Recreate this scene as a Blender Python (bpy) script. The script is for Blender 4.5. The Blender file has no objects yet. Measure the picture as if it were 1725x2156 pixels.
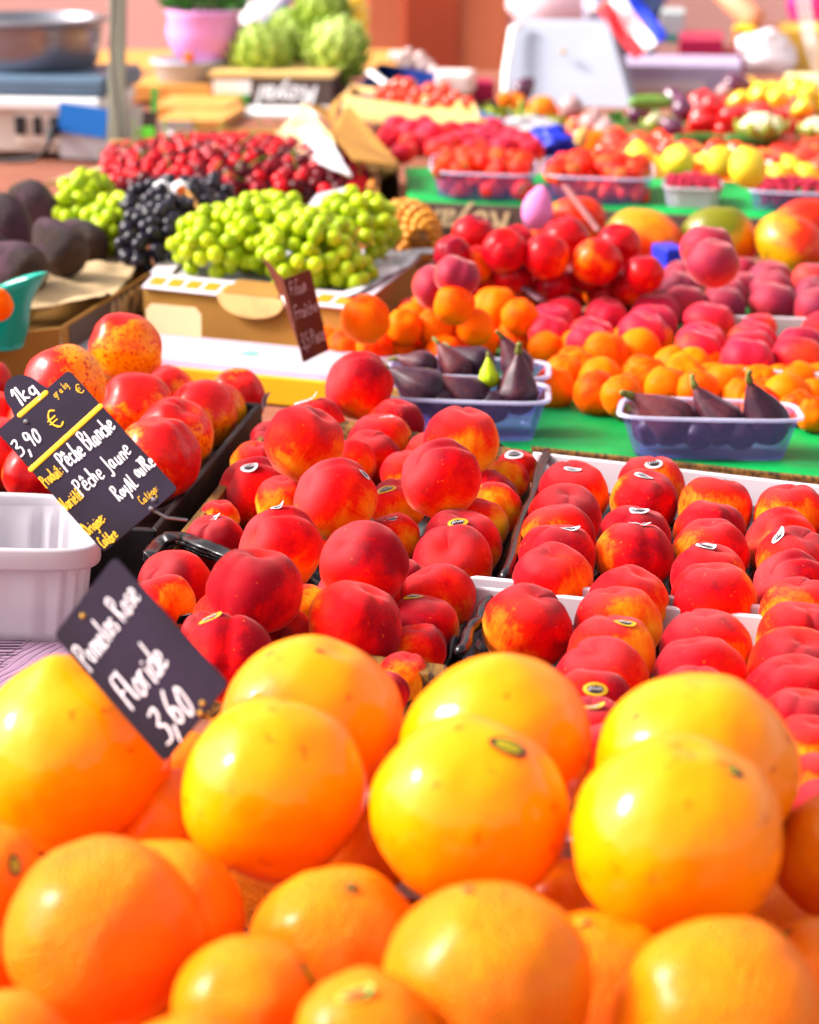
import bpy, bmesh, math, random
from math import sin, cos, pi, radians, exp, sqrt, atan2
from mathutils import Vector, Matrix, Euler, Quaternion, noise
rnd = random.Random(7)
sc = bpy.context.scene
COL = sc.collection

# ------------------------------------------------------------------ camera
F = 4900.0; CX = 862.5; CY = 1078.2; TH = radians(16.5); H0 = 0.63; Z0 = 0.85
CAM = Vector((0, 0, Z0 + H0))
FW = Vector((0, cos(TH), -sin(TH))); RT = Vector((1, 0, 0)); UP = Vector((0, sin(TH), cos(TH)))
cam_d = bpy.data.cameras.new('camera'); cam = bpy.data.objects.new('camera', cam_d); COL.objects.link(cam)
cam.location = CAM; cam.rotation_euler = (pi / 2 - TH, 0, 0)
cam_d.sensor_fit = 'VERTICAL'; cam_d.sensor_height = 36.0; cam_d.lens = 36.0 * F / 2156.4
cam_d.clip_start = 0.05; cam_d.clip_end = 300
cam_d.dof.use_dof = True; cam_d.dof.focus_distance = 2.05; cam_d.dof.aperture_fstop = 6.3
sc.camera = cam

# ------------------------------------------------------------------ light
w = bpy.data.worlds.new('World'); sc.world = w; w.use_nodes = True
nt = w.node_tree; bg = nt.nodes['Background']
sky = nt.nodes.new('ShaderNodeTexSky'); sky.sky_type = 'NISHITA'; sky.sun_disc = False
SUN_EL, SUN_AZ = radians(38), radians(-87)      # azimuth from +Y (away from the camera), negative = left
sky.sun_elevation = SUN_EL; sky.sun_rotation = SUN_AZ
sky.air_density = 0.6; sky.dust_density = 4.0; sky.ozone_density = 0.3
hs = nt.nodes.new('ShaderNodeHueSaturation'); hs.inputs['Saturation'].default_value = .22
nt.links.new(sky.outputs[0], hs.inputs['Color']); tn = nt.nodes.new('ShaderNodeMix'); tn.data_type = 'RGBA'; tn.blend_type = 'MULTIPLY'; tn.inputs[0].default_value = 1; tn.inputs[7].default_value = (1, .93, .88, 1)
nt.links.new(hs.outputs[0], tn.inputs[6]); nt.links.new(tn.outputs[2], bg.inputs[0]); bg.inputs[1].default_value = 0.15
sun_d = bpy.data.lights.new('sun', 'SUN'); sun = bpy.data.objects.new('sun', sun_d); COL.objects.link(sun)
sun_d.energy = 2.0; sun_d.angle = radians(15); sun_d.color = (1.0, 0.95, 0.88)
sdir = Vector((sin(SUN_AZ) * cos(SUN_EL), cos(SUN_AZ) * cos(SUN_EL), sin(SUN_EL)))
sun.rotation_euler = sdir.to_track_quat('Z', 'Y').to_euler()
sc.view_settings.view_transform = 'Standard'; sc.view_settings.look = 'None'
sc.view_settings.gamma = 1.0; sc.view_settings.exposure = 1.62
sc.render.engine = 'CYCLES'
sc.cycles.use_denoising = True; sc.cycles.max_bounces = 8; sc.cycles.transparent_max_bounces = 12
sc.cycles.sample_clamp_indirect = 8.0; sc.cycles.caustics_reflective = False; sc.cycles.caustics_refractive = False

def ray(x, y): return FW + RT * ((x - CX) / F) - UP * ((y - CY) / F)
def Q(x, y, t): return CAM + ray(x, y) * t                  # a point at depth t along the line of sight
def P(x, y, z):                                             # a point on the level z (above the fruit plane)
    d = ray(x, y); return CAM + d * ((Z0 + z - CAM.z) / d.z)
def depth(p): return (p - CAM).dot(FW)

# ------------------------------------------------------------------ objects
def tag(o, label=None, cat=None, group=None, kind=None):
    if label: o['label'] = label
    if cat: o['category'] = cat
    if group: o['group'] = group
    if kind: o['kind'] = kind
    return o
def empty(name, loc, rot=None, scale=None):
    o = bpy.data.objects.new(name, None); COL.objects.link(o); o.location = loc
    if rot is not None: o.rotation_mode = 'QUATERNION'; o.rotation_quaternion = rot
    if scale: o.scale = (scale,) * 3
    o.empty_display_size = 0.02
    return o
def link(name, me, parent=None, loc=None, rot=None, scale=None):
    o = bpy.data.objects.new(name, me); COL.objects.link(o)
    if parent is not None: o.parent = parent
    if loc is not None: o.location = loc
    if rot is not None: o.rotation_mode = 'QUATERNION'; o.rotation_quaternion = rot
    if scale is not None: o.scale = (scale,) * 3 if not hasattr(scale, '__len__') else scale
    return o
def mesh(name, vs, fs, mats, smooth=True, mi=None):
    me = bpy.data.meshes.new(name); me.from_pydata([tuple(v) for v in vs], [], fs)
    for m in (mats if isinstance(mats, (list, tuple)) else [mats]): me.materials.append(m)
    if smooth: me.polygons.foreach_set('use_smooth', [True] * len(me.polygons))
    if mi: me.polygons.foreach_set('material_index', mi)
    me.update(); return me

class MB:                                                   # collects shapes into ONE mesh
    def __init__(s): s.v = []; s.f = []; s.m = []
    def add(s, vs, fs, mi=0):
        n = len(s.v); s.v += [Vector(v) for v in vs]; s.f += [tuple(n + i for i in f) for f in fs]; s.m += [mi] * len(fs)
    def hexa(s, b, t, mi=0):                                # bottom quad, top quad
        s.add(list(b) + list(t), [(3, 2, 1, 0), (4, 5, 6, 7), (0, 1, 5, 4), (1, 2, 6, 5), (2, 3, 7, 6), (3, 0, 4, 7)], mi)
    def box(s, c, d, rot=None, mi=0):
        c = Vector(c); x, y, z = d[0] / 2, d[1] / 2, d[2] / 2
        q = [Vector(p) for p in ((-x, -y, -z), (x, -y, -z), (x, y, -z), (-x, y, -z), (-x, -y, z), (x, -y, z), (x, y, z), (-x, y, z))]
        if rot is not None: q = [rot @ p for p in q]
        q = [p + c for p in q]; s.hexa(q[:4], q[4:], mi)
    def tube(s, pts, r, n=8, mi=0, flat=None, cap=True):    # r: number or list; flat=(normal, ratio) squashes it
        pts = [Vector(p) for p in pts]; k = len(pts)
        rs = list(r) if hasattr(r, '__len__') else [r] * k
        if cap:
            d0 = (pts[0] - pts[1]).normalized(); d1 = (pts[-1] - pts[-2]).normalized()
            pts = [pts[0] + d0 * rs[0] * .6] + pts + [pts[-1] + d1 * rs[-1] * .6]; rs = [rs[0] * .45] + rs + [rs[-1] * .45]; k += 2
        up = Vector(flat[0]) if flat else Vector((0.13, 0.21, 0.97)); vs = []
        for i in range(k):
            d = (pts[min(i + 1, k - 1)] - pts[max(i - 1, 0)])
            d = d.normalized() if d.length > 1e-9 else Vector((0, 0, 1))
            a = d.cross(up)
            if a.length < 1e-3: a = d.cross(Vector((1, 0, 0)))
            a.normalize(); b = a.cross(d).normalized()
            q = flat[1] if flat else 1
            for j in range(n):
                t = 2 * pi * j / n; vs.append(pts[i] + a * (rs[i] * cos(t)) + b * (rs[i] * q * sin(t)))
        fs = [(i * n + j, i * n + (j + 1) % n, (i + 1) * n + (j + 1) % n, (i + 1) * n + j) for i in range(k - 1) for j in range(n)]
        fs += [tuple(range(n))[::-1], tuple((k - 1) * n + j for j in range(n))]
        s.add(vs, fs, mi)
    def build(s, name, mats, parent=None, origin=None, smooth=False, bevel=0, seg=2):
        o = Vector(origin) if origin is not None else Vector((0, 0, 0))
        me = mesh(name, [v - o for v in s.v], s.f, mats, smooth, s.m)
        ob = link(name, me, parent, None if parent is not None else o)
        if bevel:
            b = ob.modifiers.new('bevel', 'BEVEL'); b.width = bevel; b.segments = seg; b.limit_method = 'ANGLE'; b.harden_normals = False
        return ob
def under(root, mb, name, mats, smooth=False, bevel=0):     # a part of root, given in world coordinates
    return mb.build(name, mats, root, root.location, smooth, bevel)

ORD = 'first second third fourth fifth sixth seventh eighth ninth tenth eleventh twelfth thirteenth fourteenth fifteenth sixteenth seventeenth eighteenth'.split()

# ------------------------------------------------------------------ materials
def newmat(name):
    m = bpy.data.materials.new(name); m.use_nodes = True; nt = m.node_tree
    return m, nt, nt.nodes['Principled BSDF']
def rgb(c): return (c[0], c[1], c[2], 1)
def simple(name, c, rough=.5, var=0.0, scale=20.0, bump=0.0, c2=None, metal=0.0, spec=.3, sheen=0.0, alpha=None, stretch=None, trans=0.0, coat=0.0, lo=.35, hi=.65, sss=0.0, bscale=None):
    m, nt, p = newmat(name); N = nt.nodes; L = nt.links
    p.inputs['Roughness'].default_value = rough; p.inputs['Metallic'].default_value = metal
    p.inputs['Specular IOR Level'].default_value = spec; p.inputs['Sheen Weight'].default_value = sheen
    p.inputs['Coat Weight'].default_value = coat; p.inputs['Transmission Weight'].default_value = trans
    if sss:
        p.inputs['Subsurface Weight'].default_value = sss; p.inputs['Subsurface Radius'].default_value = (1, .8, .3); p.inputs['Subsurface Scale'].default_value = .006
    tc = N.new('ShaderNodeTexCoord'); mp = N.new('ShaderNodeMapping'); L.new(tc.outputs['Object'], mp.inputs[0])
    if stretch: mp.inputs['Scale'].default_value = stretch
    no = N.new('ShaderNodeTexNoise'); no.inputs['Scale'].default_value = scale; no.inputs['Detail'].default_value = 5
    L.new(mp.outputs[0], no.inputs[0])
    if c2 is None: c2 = tuple(max(0, x * (1 - var)) for x in c); 
    cr = N.new('ShaderNodeValToRGB'); cr.color_ramp.elements[0].position = lo; cr.color_ramp.elements[1].position = hi
    cr.color_ramp.elements[0].color = rgb(c2); cr.color_ramp.elements[1].color = rgb(c)
    L.new(no.outputs[0], cr.inputs[0]); L.new(cr.outputs[0], p.inputs['Base Color'])
    if bump:
        b = N.new('ShaderNodeBump'); b.inputs['Strength'].default_value = bump; b.inputs['Distance'].default_value = .002
        if bscale:
            n2 = N.new('ShaderNodeTexNoise'); n2.inputs['Scale'].default_value = bscale; L.new(mp.outputs[0], n2.inputs[0]); L.new(n2.outputs[0], b.inputs['Height'])
        else: L.new(no.outputs[0], b.inputs['Height'])
        L.new(b.outputs[0], p.inputs['Normal'])
    if alpha is not None:
        t = N.new('ShaderNodeBsdfTransparent'); t.inputs[0].default_value = rgb(alpha[1]); mx = N.new('ShaderNodeMixShader')
        mx.inputs[0].default_value = alpha[0]; L.new(t.outputs[0], mx.inputs[1]); L.new(p.outputs[0], mx.inputs[2])
        L.new(mx.outputs[0], N['Material Output'].inputs[0])
    return m

def fruit_mat(name, stops, nscale=1.3, grad=(0, 0, 1), gw=.35, rough=.4, sheen=0.0, sheen_tint=(1, .6, .6), spot=None, spotscale=14, spotlim=(.62, .72),
              bump=0.0, bscale=40, coat=0.0, top=None, topw=(.75, 1.0), rndw=.25, spec=.5, streak=0.0, sss=0.0, rim=None, vor=False, bdist=.02, huevar=0.0, pores=0.0, coatr=.06):
    """skin of a fruit modelled at radius 1: noise + a blush gradient drive the colour ramp; each copy gets its own pattern"""
    m, nt, p = newmat(name); N = nt.nodes; L = nt.links
    def math_(op, a, b=None, clamp=False):
        n = N.new('ShaderNodeMath'); n.operation = op; n.use_clamp = clamp
        for i, q in enumerate((a, b)):
            if q is None: continue
            if isinstance(q, (int, float)): n.inputs[i].default_value = q
            else: L.new(q, n.inputs[i])
        return n.outputs[0]
    p.inputs['Roughness'].default_value = rough; p.inputs['Specular IOR Level'].default_value = spec
    p.inputs['Sheen Weight'].default_value = sheen; p.inputs['Sheen Roughness'].default_value = .35; p.inputs['Sheen Tint'].default_value = rgb(sheen_tint)
    p.inputs['Coat Weight'].default_value = coat; p.inputs['Coat Roughness'].default_value = coatr; p.inputs['Coat IOR'].default_value = 1.42
    if sss:
        p.inputs['Subsurface Weight'].default_value = sss; p.inputs['Subsurface Radius'].default_value = (1, .7, .2); p.inputs['Subsurface Scale'].default_value = .008
    tc = N.new('ShaderNodeTexCoord'); oi = N.new('ShaderNodeObjectInfo')
    sc_ = math_('MULTIPLY', oi.outputs['Random'], 47.0)
    cx = N.new('ShaderNodeCombineXYZ')
    for i in range(3): L.new(sc_, cx.inputs[i])
    va = N.new('ShaderNodeVectorMath'); va.operation = 'ADD'; L.new(tc.outputs['Object'], va.inputs[0]); L.new(cx.outputs[0], va.inputs[1])
    no = N.new('ShaderNodeTexNoise'); no.inputs['Scale'].default_value = nscale; no.inputs['Detail'].default_value = 6; no.inputs['Roughness'].default_value = .62; no.inputs['Distortion'].default_value = .4
    L.new(va.outputs[0], no.inputs[0])
    dt = N.new('ShaderNodeVectorMath'); dt.operation = 'DOT_PRODUCT'; L.new(tc.outputs['Object'], dt.inputs[0]); dt.inputs[1].default_value = Vector(grad).normalized()
    f = math_('ADD', no.outputs[0], math_('MULTIPLY', dt.outputs['Value'], gw))
    f = math_('ADD', f, math_('MULTIPLY', math_('SUBTRACT', oi.outputs['Random'], .5), rndw))
    if streak:
        mp = N.new('ShaderNodeMapping'); mp.inputs['Scale'].default_value = (9, 9, 1.2); L.new(va.outputs[0], mp.inputs[0])
        ns = N.new('ShaderNodeTexNoise'); ns.inputs['Scale'].default_value = 1.6; ns.inputs['Detail'].default_value = 3; L.new(mp.outputs[0], ns.inputs[0])
        f = math_('ADD', f, math_('MULTIPLY', math_('SUBTRACT', ns.outputs[0], .5), streak))
    cr = N.new('ShaderNodeValToRGB'); e = cr.color_ramp.elements
    while len(e) < len(stops): e.new(.5)
    for i, (q, c) in enumerate(stops): e[i].position = q; e[i].color = rgb(c)
    L.new(f, cr.inputs[0]); col = cr.outputs[0]
    def mixc(fac, a, bcol):
        mx = N.new('ShaderNodeMix'); mx.data_type = 'RGBA'; L.new(fac, mx.inputs[0]); L.new(a, mx.inputs[6]); mx.inputs[7].default_value = rgb(bcol); return mx.outputs[2]
    if spot:
        n3 = N.new('ShaderNodeTexNoise'); n3.inputs['Scale'].default_value = spotscale; n3.inputs['Detail'].default_value = 2; L.new(va.outputs[0], n3.inputs[0])
        mr = N.new('ShaderNodeMapRange'); mr.inputs[1].default_value = spotlim[0]; mr.inputs[2].default_value = spotlim[1]; L.new(n3.outputs[0], mr.inputs[0])
        col = mixc(mr.outputs[0], col, spot)
    if top:
        d2 = N.new('ShaderNodeSeparateXYZ'); L.new(tc.outputs['Object'], d2.inputs[0])
        q = math_('ADD', d2.outputs[2], math_('MULTIPLY', math_('SUBTRACT', no.outputs[0], .5), .5))
        mr = N.new('ShaderNodeMapRange'); mr.inputs[1].default_value = topw[0]; mr.inputs[2].default_value = topw[1]; mr.inputs[4].default_value = .8; L.new(q, mr.inputs[0])
        col = mixc(mr.outputs[0], col, top)
    if huevar:
        hs = N.new('ShaderNodeHueSaturation'); L.new(col, hs.inputs['Color']); L.new(math_('ADD', .5 - huevar / 2, math_('MULTIPLY', oi.outputs['Random'], huevar)), hs.inputs['Hue']); col = hs.outputs[0]
    L.new(col, p.inputs['Base Color'])
    if bump:
        b = N.new('ShaderNodeBump'); b.inputs['Strength'].default_value = bump; b.inputs['Distance'].default_value = bdist
        if vor:
            n4 = N.new('ShaderNodeTexVoronoi'); n4.inputs['Scale'].default_value = bscale; L.new(va.outputs[0], n4.inputs[0]); L.new(n4.outputs[0], b.inputs['Height'])
        else:
            n4 = N.new('ShaderNodeTexNoise'); n4.inputs['Scale'].default_value = bscale; n4.inputs['Detail'].default_value = 2; L.new(va.outputs[0], n4.inputs[0]); L.new(n4.outputs[0], b.inputs['Height'])
        if pores:
            n5 = N.new('ShaderNodeTexVoronoi'); n5.inputs['Scale'].default_value = 42; L.new(va.outputs[0], n5.inputs[0])
            b2 = N.new('ShaderNodeBump'); b2.inputs['Strength'].default_value = pores; b2.inputs['Distance'].default_value = .008; L.new(n5.outputs[0], b2.inputs['Height']); L.new(b.outputs[0], b2.inputs['Normal']); L.new(b2.outputs[0], p.inputs['Normal']); L.new(b.outputs[0], p.inputs['Coat Normal'])
        else: L.new(b.outputs[0], p.inputs['Normal'])
    return m

RED = (.72, .006, .012)
M = dict(
    grapefruit=fruit_mat('grapefruit_skin', [(.25, (.90, .20, .0)), (.5, (.92, .245, .0)), (.75, (.94, .28, .0))], 1.0, (0, 0, 1), .16, .35, spot=(.52, .07, .0), spotscale=4.2, spotlim=(.64, .80), bump=.06, bscale=5, coat=.55, spec=.05, rndw=.15, bdist=.012, pores=.12, coatr=.10),
    orange=fruit_mat('orange_skin', [(.25, (.97, .145, .0)), (.5, (.98, .19, .0)), (.75, (.98, .24, .0))], 1.3, (0, 0, 1), .22, .38, spot=(.85, .12, .0), spotscale=4.0, spotlim=(.66, .85), bump=.55, bscale=24, spec=.06, coat=.35, coatr=.25, rndw=.3, vor=True, bdist=.012),
    peach=fruit_mat('peach_skin', [(.14, (.88, .36, .01)), (.30, (.86, .15, .001)), (.46, (.78, .012, .0)), (.61, (.62, .001, .003)), (.80, (.26, .001, .008))], .9, (.6, .3, .55), .34, .62, .32, (1, .34, .34), spot=(.85, .16, .02), spotscale=13, spotlim=(.70, .80), top=(.30, .050, .055), topw=(.58, 1.10), bump=.1, bscale=60, rndw=.22, streak=.18, spec=.05, bdist=.01),
    nectarine=fruit_mat('nectarine_skin', [(.15, (.90, .36, .0)), (.44, (.88, .18, .0)), (.56, (.70, .010, .002)), (.8, (.45, .001, .006))], 1.4, (.7, .2, .5), .30, .28, .1, spot=(.62, .004, .0), spotscale=11, spotlim=(.56, .63), bump=.04, bscale=14, coat=.06, rndw=.28, streak=.15, spec=.2, bdist=.01),
    rednect=fruit_mat('red_nectarine_skin', [(.18, (.82, .12, .0)), (.34, (.64, .004, .002)), (.62, (.40, .001, .008)), (.85, (.20, .001, .014))], 1.3, (.7, .2, .5), .25, .30, .08, (1, .3, .4), coat=.0, rndw=.3, streak=.1, spec=.16),
    flatpeach=fruit_mat('pink_peach_skin', [(.2, (.84, .04, .005)), (.42, (.68, .004, .02)), (.8, (.42, .004, .035))], 1.3, (.6, .3, .5), .3, .6, .45, (1, .45, .5), top=(.40, .05, .07), topw=(.7, 1.1), rndw=.35, spec=.2),
    darkpeach=fruit_mat('dark_peach_skin', [(.2, (.50, .03, .02)), (.42, (.34, .008, .03)), (.8, (.20, .008, .04))], 1.3, (.6, .3, .5), .3, .6, .5, (1, .5, .5), top=(.26, .05, .06), topw=(.5, 1.1), rndw=.3, spec=.2),
    apricot=fruit_mat('apricot_skin', [(.15, (.88, .03, .0)), (.36, (.92, .11, .0)), (.7, (.94, .17, .0))], 1.2, (.5, .2, -.6), .25, .5, .12, (1, .6, .2), rndw=.28, spec=.05),
    plainpeach=None,
    avocado=fruit_mat('avocado_skin', [(.3, (.055, .026, .014)), (.5, (.022, .009, .010)), (.7, (.070, .022, .045))], 1.5, (0, 0, 1), .2, .5, .05, (.8, .7, 1), spec=.22, bump=.5, bscale=30, rndw=.3, vor=True, bdist=.01),
    mango=fruit_mat('mango_skin', [(.25, (.72, .02, .0)), (.40, (.85, .15, .0)), (.54, (.60, .24, .0)), (.68, (.14, .14, .0))], .9, (-.5, -.25, -.7), .32, .35, coat=.15, rndw=.45, spec=.25),
    fig=fruit_mat('fig_skin', [(.25, (.018, .004, .014)), (.5, (.034, .006, .018)), (.8, (.12, .022, .026))], 1.1, (0, 0, 1), .12, .42, .15, (.8, .6, .9), streak=.6, rndw=.3, spec=.3),
    lemon=fruit_mat('lemon_skin', [(.2, (.85, .55, .01)), (.7, (.92, .68, .02))], 1.2, (0, 0, 1), .1, .35, bump=.3, bscale=30, vor=True, rndw=.2),
    tomato=fruit_mat('tomato_skin', [(.2, (.80, .05, .006)), (.7, (.75, .02, .006))], 1.2, (0, 0, 1), .1, .2, coat=.4, rndw=.5),
    cherry=fruit_mat('cherry_skin', [(.30, (.06, .0, .004)), (.50, (.26, .0, .010)), (.75, (.58, .001, .008))], .9, (0, 0, 1), .1, .16, coat=.0, spec=.2, rndw=.8),
    berry_green=fruit_mat('green_grape_skin', [(.2, (.24, .36, .002)), (.7, (.40, .52, .006))], .9, (0, 0, 1), .1, .3, rndw=.5, spec=.2, sss=.6, spot=(.55, .50, .02), spotscale=3, spotlim=(.70, .85)),
    berry_black=fruit_mat('black_grape_skin', [(.2, (.003, .002, .007)), (.7, (.009, .006, .022))], .9, (0, 0, 1), .1, .3, .1, (.7, .75, 1), rndw=.5, spec=.35),
    strawberry=fruit_mat('strawberry_skin', [(.2, (.88, .05, .0)), (.7, (.80, .006, .006))], .9, (0, 0, 1), .2, .35, spec=.18, bump=.25, bscale=9, vor=True, spot=(.8, .3, .05), spotscale=12, spotlim=(.66, .70), rndw=.3, bdist=.05),
    raspberry=simple('raspberry_skin', (.55, .004, .05), .4, .5, 60),
    pineapple=fruit_mat('pineapple_skin', [(.3, (.16, .06, .0)), (.5, (.62, .22, .0)), (.7, (.75, .36, .0))], 5.0, (0, 0, 1), .1, .5, rndw=.1),
    artichoke=fruit_mat('green_leaf_skin', [(.2, (.12, .22, .02)), (.6, (.36, .50, .06)), (.8, (.60, .70, .25))], 1.6, (0, 0, 1), .25, .5, rndw=.2),
    courgette=fruit_mat('courgette_skin', [(.2, (.015, .08, .008)), (.6, (.05, .18, .02)), (.8, (.16, .30, .04))], 4, (0, 0, 1), .1, .3, rndw=.3),
    cauliflower=simple('cauliflower_curd', (.85, .78, .52), .7, .35, 30, .6),
    redpepper=fruit_mat('red_pepper_skin', [(.2, (.72, .01, .006)), (.7, (.60, .004, .01))], 1, (0, 0, 1), .1, .16, coat=.5, rndw=.3),
    aubergine=fruit_mat('aubergine_skin', [(.2, (.05, .012, .04)), (.7, (.12, .02, .07))], 1, (0, 0, 1), .1, .25, coat=.3, rndw=.3),
    yellowpepper=fruit_mat('yellow_pepper_skin', [(.2, (.90, .45, .01)), (.7, (.92, .62, .02))], 1, (0, 0, 1), .1, .2, coat=.3, rndw=.3),
    onion=fruit_mat('onion_skin', [(.2, (.30, .18, .16)), (.7, (.42, .26, .28))], 2, (0, 0, 1), .1, .4, rndw=.3, streak=.4),
    stem=simple('green_brown_stem', (.22, .16, .03), .7, .5, 60),
    greenstem=simple('green_stalk', (.16, .30, .03), .6, .4, 60),
    figneck=simple('fig_neck', (.20, .19, .03), .6, .6, 90),
    calyx=simple('leafy_calyx', (.10, .28, .03), .6, .4, 60),
    card=simple('brown_cardboard', (.36, .17, .028), .85, .25, 6, .15, stretch=(1, 1, 1), bscale=180),
    carddark=simple('brown_printed_cardboard', (.10, .06, .05), .7, .3, 8, .1),
    whitecard=simple('white_cardboard', (.56, .50, .56), .6, .08, 12, .1),
    creamcard=simple('cream_card', (.56, .42, .24), .7, .08, 12),
    yellowcard=simple('yellow_printed_card', (.66, .36, .0), .6, .12, 10),
    blackplastic=simple('crinkled_black_plastic', (.006, .005, .007), .25, .5, 60, .5, c2=(.012, .010, .014), spec=.4),
    blackcard=simple('black_fibre_liner', (.008, .005, .008), .6, .5, 60, .4),
    wood=simple('dark_weathered_wood', (.20, .09, .012), .75, .6, 4, .6, c2=(.02, .008, .003), stretch=(60, 6, 60)),
    woodtop=simple('terracotta_table_board', (.30, .10, .06), .8, .4, 4, .3, stretch=(6, 60, 60)),
    palewood=simple('pale_poplar_wood', (.72, .48, .18), .6, .2, 6, .2, stretch=(3, 30, 30)),
    orangewood=simple('orange_brown_crate_wood', (.72, .34, .08), .6, .35, 6, .2, stretch=(3, 30, 30)),
    greencloth=simple('bright_green_cover', (.0, .32, .06), .6, .5, 7, .9, bscale=40, spec=.2),
    clear=simple('clear_punnet_plastic', (.38, .36, .80), .12, .02, 5, .0, alpha=(.10, (.82, .82, 1.0)), spec=.5),
    clearrim=simple('clear_punnet_rim', (.80, .80, .95), .15, .02, 5, alpha=(.40, (.93, .93, 1.0)), spec=.5),
    whitepl=simple('white_ribbed_plastic', (.50, .47, .53), .35, .03, 5, alpha=(.80, (1, 1, 1))),
    white=simple('white_paint', (.82, .82, .84), .45, .05, 8),
    boxprint=simple('printed_card_white', (.40, .375, .41), .65, .06, 12),
    paper=simple('white_wrapping_paper', (.42, .40, .44), .75, .1, 9, .25),
    beigepaper=simple('beige_kraft_liner', (.48, .34, .19), .8, .25, 9, .4),
    slate=simple('dark_slate_board', (.010, .005, .010), .65, .4, 9, .08, spec=.1, c2=(.020, .012, .028), lo=.40, hi=.62),
    brownslate=simple('brown_slate_board', (.055, .008, .012), .6, .4, 14, .08, spec=.1, c2=(.11, .018, .004)),
    chalk=simple('white_chalk_marker', (.72, .68, .74), .6, .05, 30),
    palechalk=simple('faded_white_marker', (.66, .40, .42), .6, .2, 30),
    yellowink=simple('yellow_marker', (.80, .42, .004), .55, .05, 30),
    gold=simple('sticker_gold_rim', (.52, .30, .01), .35, .05, 30),
    silver=simple('sticker_white_rim', (.55, .52, .56), .35, .05, 30),
    stblack=simple('sticker_black_ink', (.015, .012, .018), .35, .05, 30),
    stgreen=simple('sticker_olive_yellow', (.50, .42, .0), .3, .1, 30),
    stred=simple('sticker_red_ink', (.75, .02, .02), .35, .05, 30),
    stleaf=simple('sticker_green_ink', (.08, .32, .03), .35, .05, 30),
    pinkwall=simple('pale_pink_render', (.97, .52, .46), .85, .08, 2, .1),
    redpillar=simple('terracotta_red_paint', (.84, .22, .10), .7, .25, 1.5, .1),
    asphalt=simple('grey_market_paving', (.24, .18, .17), .85, .3, 4, .2),
    metal=simple('brushed_grey_steel', (.30, .31, .36), .32, .1, 20, metal=.85, stretch=(1, 1, 12)),
    postmetal=simple('olive_grey_painted_post', (.28, .29, .22), .5, .25, 5),
    bluegrey=simple('blue_grey_scale_platform', (.10, .17, .26), .4, .15, 10),
    beigepl=simple('beige_scale_plastic', (.62, .55, .50), .5, .08, 12),
    blacksock=simple('black_plug_rubber', (.014, .012, .016), .5, .2, 20),
    bluelabel=simple('bright_blue_label', (.01, .17, .62), .45, .1, 10),
    lilac=simple('lilac_printed_paper', (.30, .18, .28), .7, .12, 6, .1),
    teal=simple('teal_plastic_bag', (.0, .34, .26), .2, .25, 10, .3, bscale=20),
    pink=simple('pink_plastic_pot', (.75, .30, .66), .45, .08, 10),
    pinknet=simple('pink_foam_net', (.88, .22, .55), .6, .2, 60, .5),
    greybowl=simple('grey_plastic_bowl', (.42, .44, .52), .35, .1, 8),
    navy=simple('dark_blue_crate_plastic', (.008, .03, .18), .35, .3, 8),
    blue=simple('bright_blue_plastic', (.01, .03, .60), .35, .3, 12),
    garlic=simple('garlic_skin', (.80, .62, .60), .6, .2, 30),
    scalewhite=simple('cool_white_housing', (.34, .37, .46), .3, .06, 6),
    brass=simple('brass_badge', (.50, .28, .04), .4, .2, 20),
    flagred=simple('flag_red', (.80, .01, .02), .65, .1, 20), flagwhite=simple('flag_white', (.84, .82, .86), .65, .05, 20), flagblue=simple('flag_blue', (.005, .03, .50), .65, .1, 20),
    bag=simple('thin_white_plastic_bag', (.86, .82, .92), .3, .08, 12, .6, alpha=(.85, (1, 1, 1))),
    maroon=simple('maroon_plastic_crate', (.42, .008, .07), .4, .2, 10),
    magenta=simple('magenta_cloth', (.75, .04, .30), .8, .2, 8),
    skin=simple('skin', (.72, .30, .17), .5, .12, 9, sss=.15),
    shirt=simple('pale_lilac_shirt', (.66, .60, .78), .85, .1, 8),
    trousers=simple('dark_blue_trousers', (.03, .05, .14), .85, .2, 8),
    hair=simple('dark_brown_hair', (.04, .02, .01), .6, .3, 30),
    shoe=simple('black_shoe_leather', (.02, .02, .02), .5, .2, 30),
    clearsheet=simple('clear_curved_sheet', (.7, .68, .66), .1, .02, 5, alpha=(.35, (.95, .93, .92))),
    leaf=simple('green_herb_leaf', (.05, .22, .02), .55, .6, 20),
    potato=simple('potato_skin', (.62, .38, .10), .7, .3, 20, .2),
    greenlabel=simple('green_label', (.03, .50, .05), .5, .1, 10),
    mint=simple('mint_print', (.15, .48, .36), .7, .1, 10), pinkline=simple('pink_print', (.70, .14, .42), .7, .1, 10), greyprint=simple('grey_print', (.34, .36, .46), .7, .1, 10),
    mirror=simple('yellow_white_label', (.86, .78, .40), .5, .1, 10),
)
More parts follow.
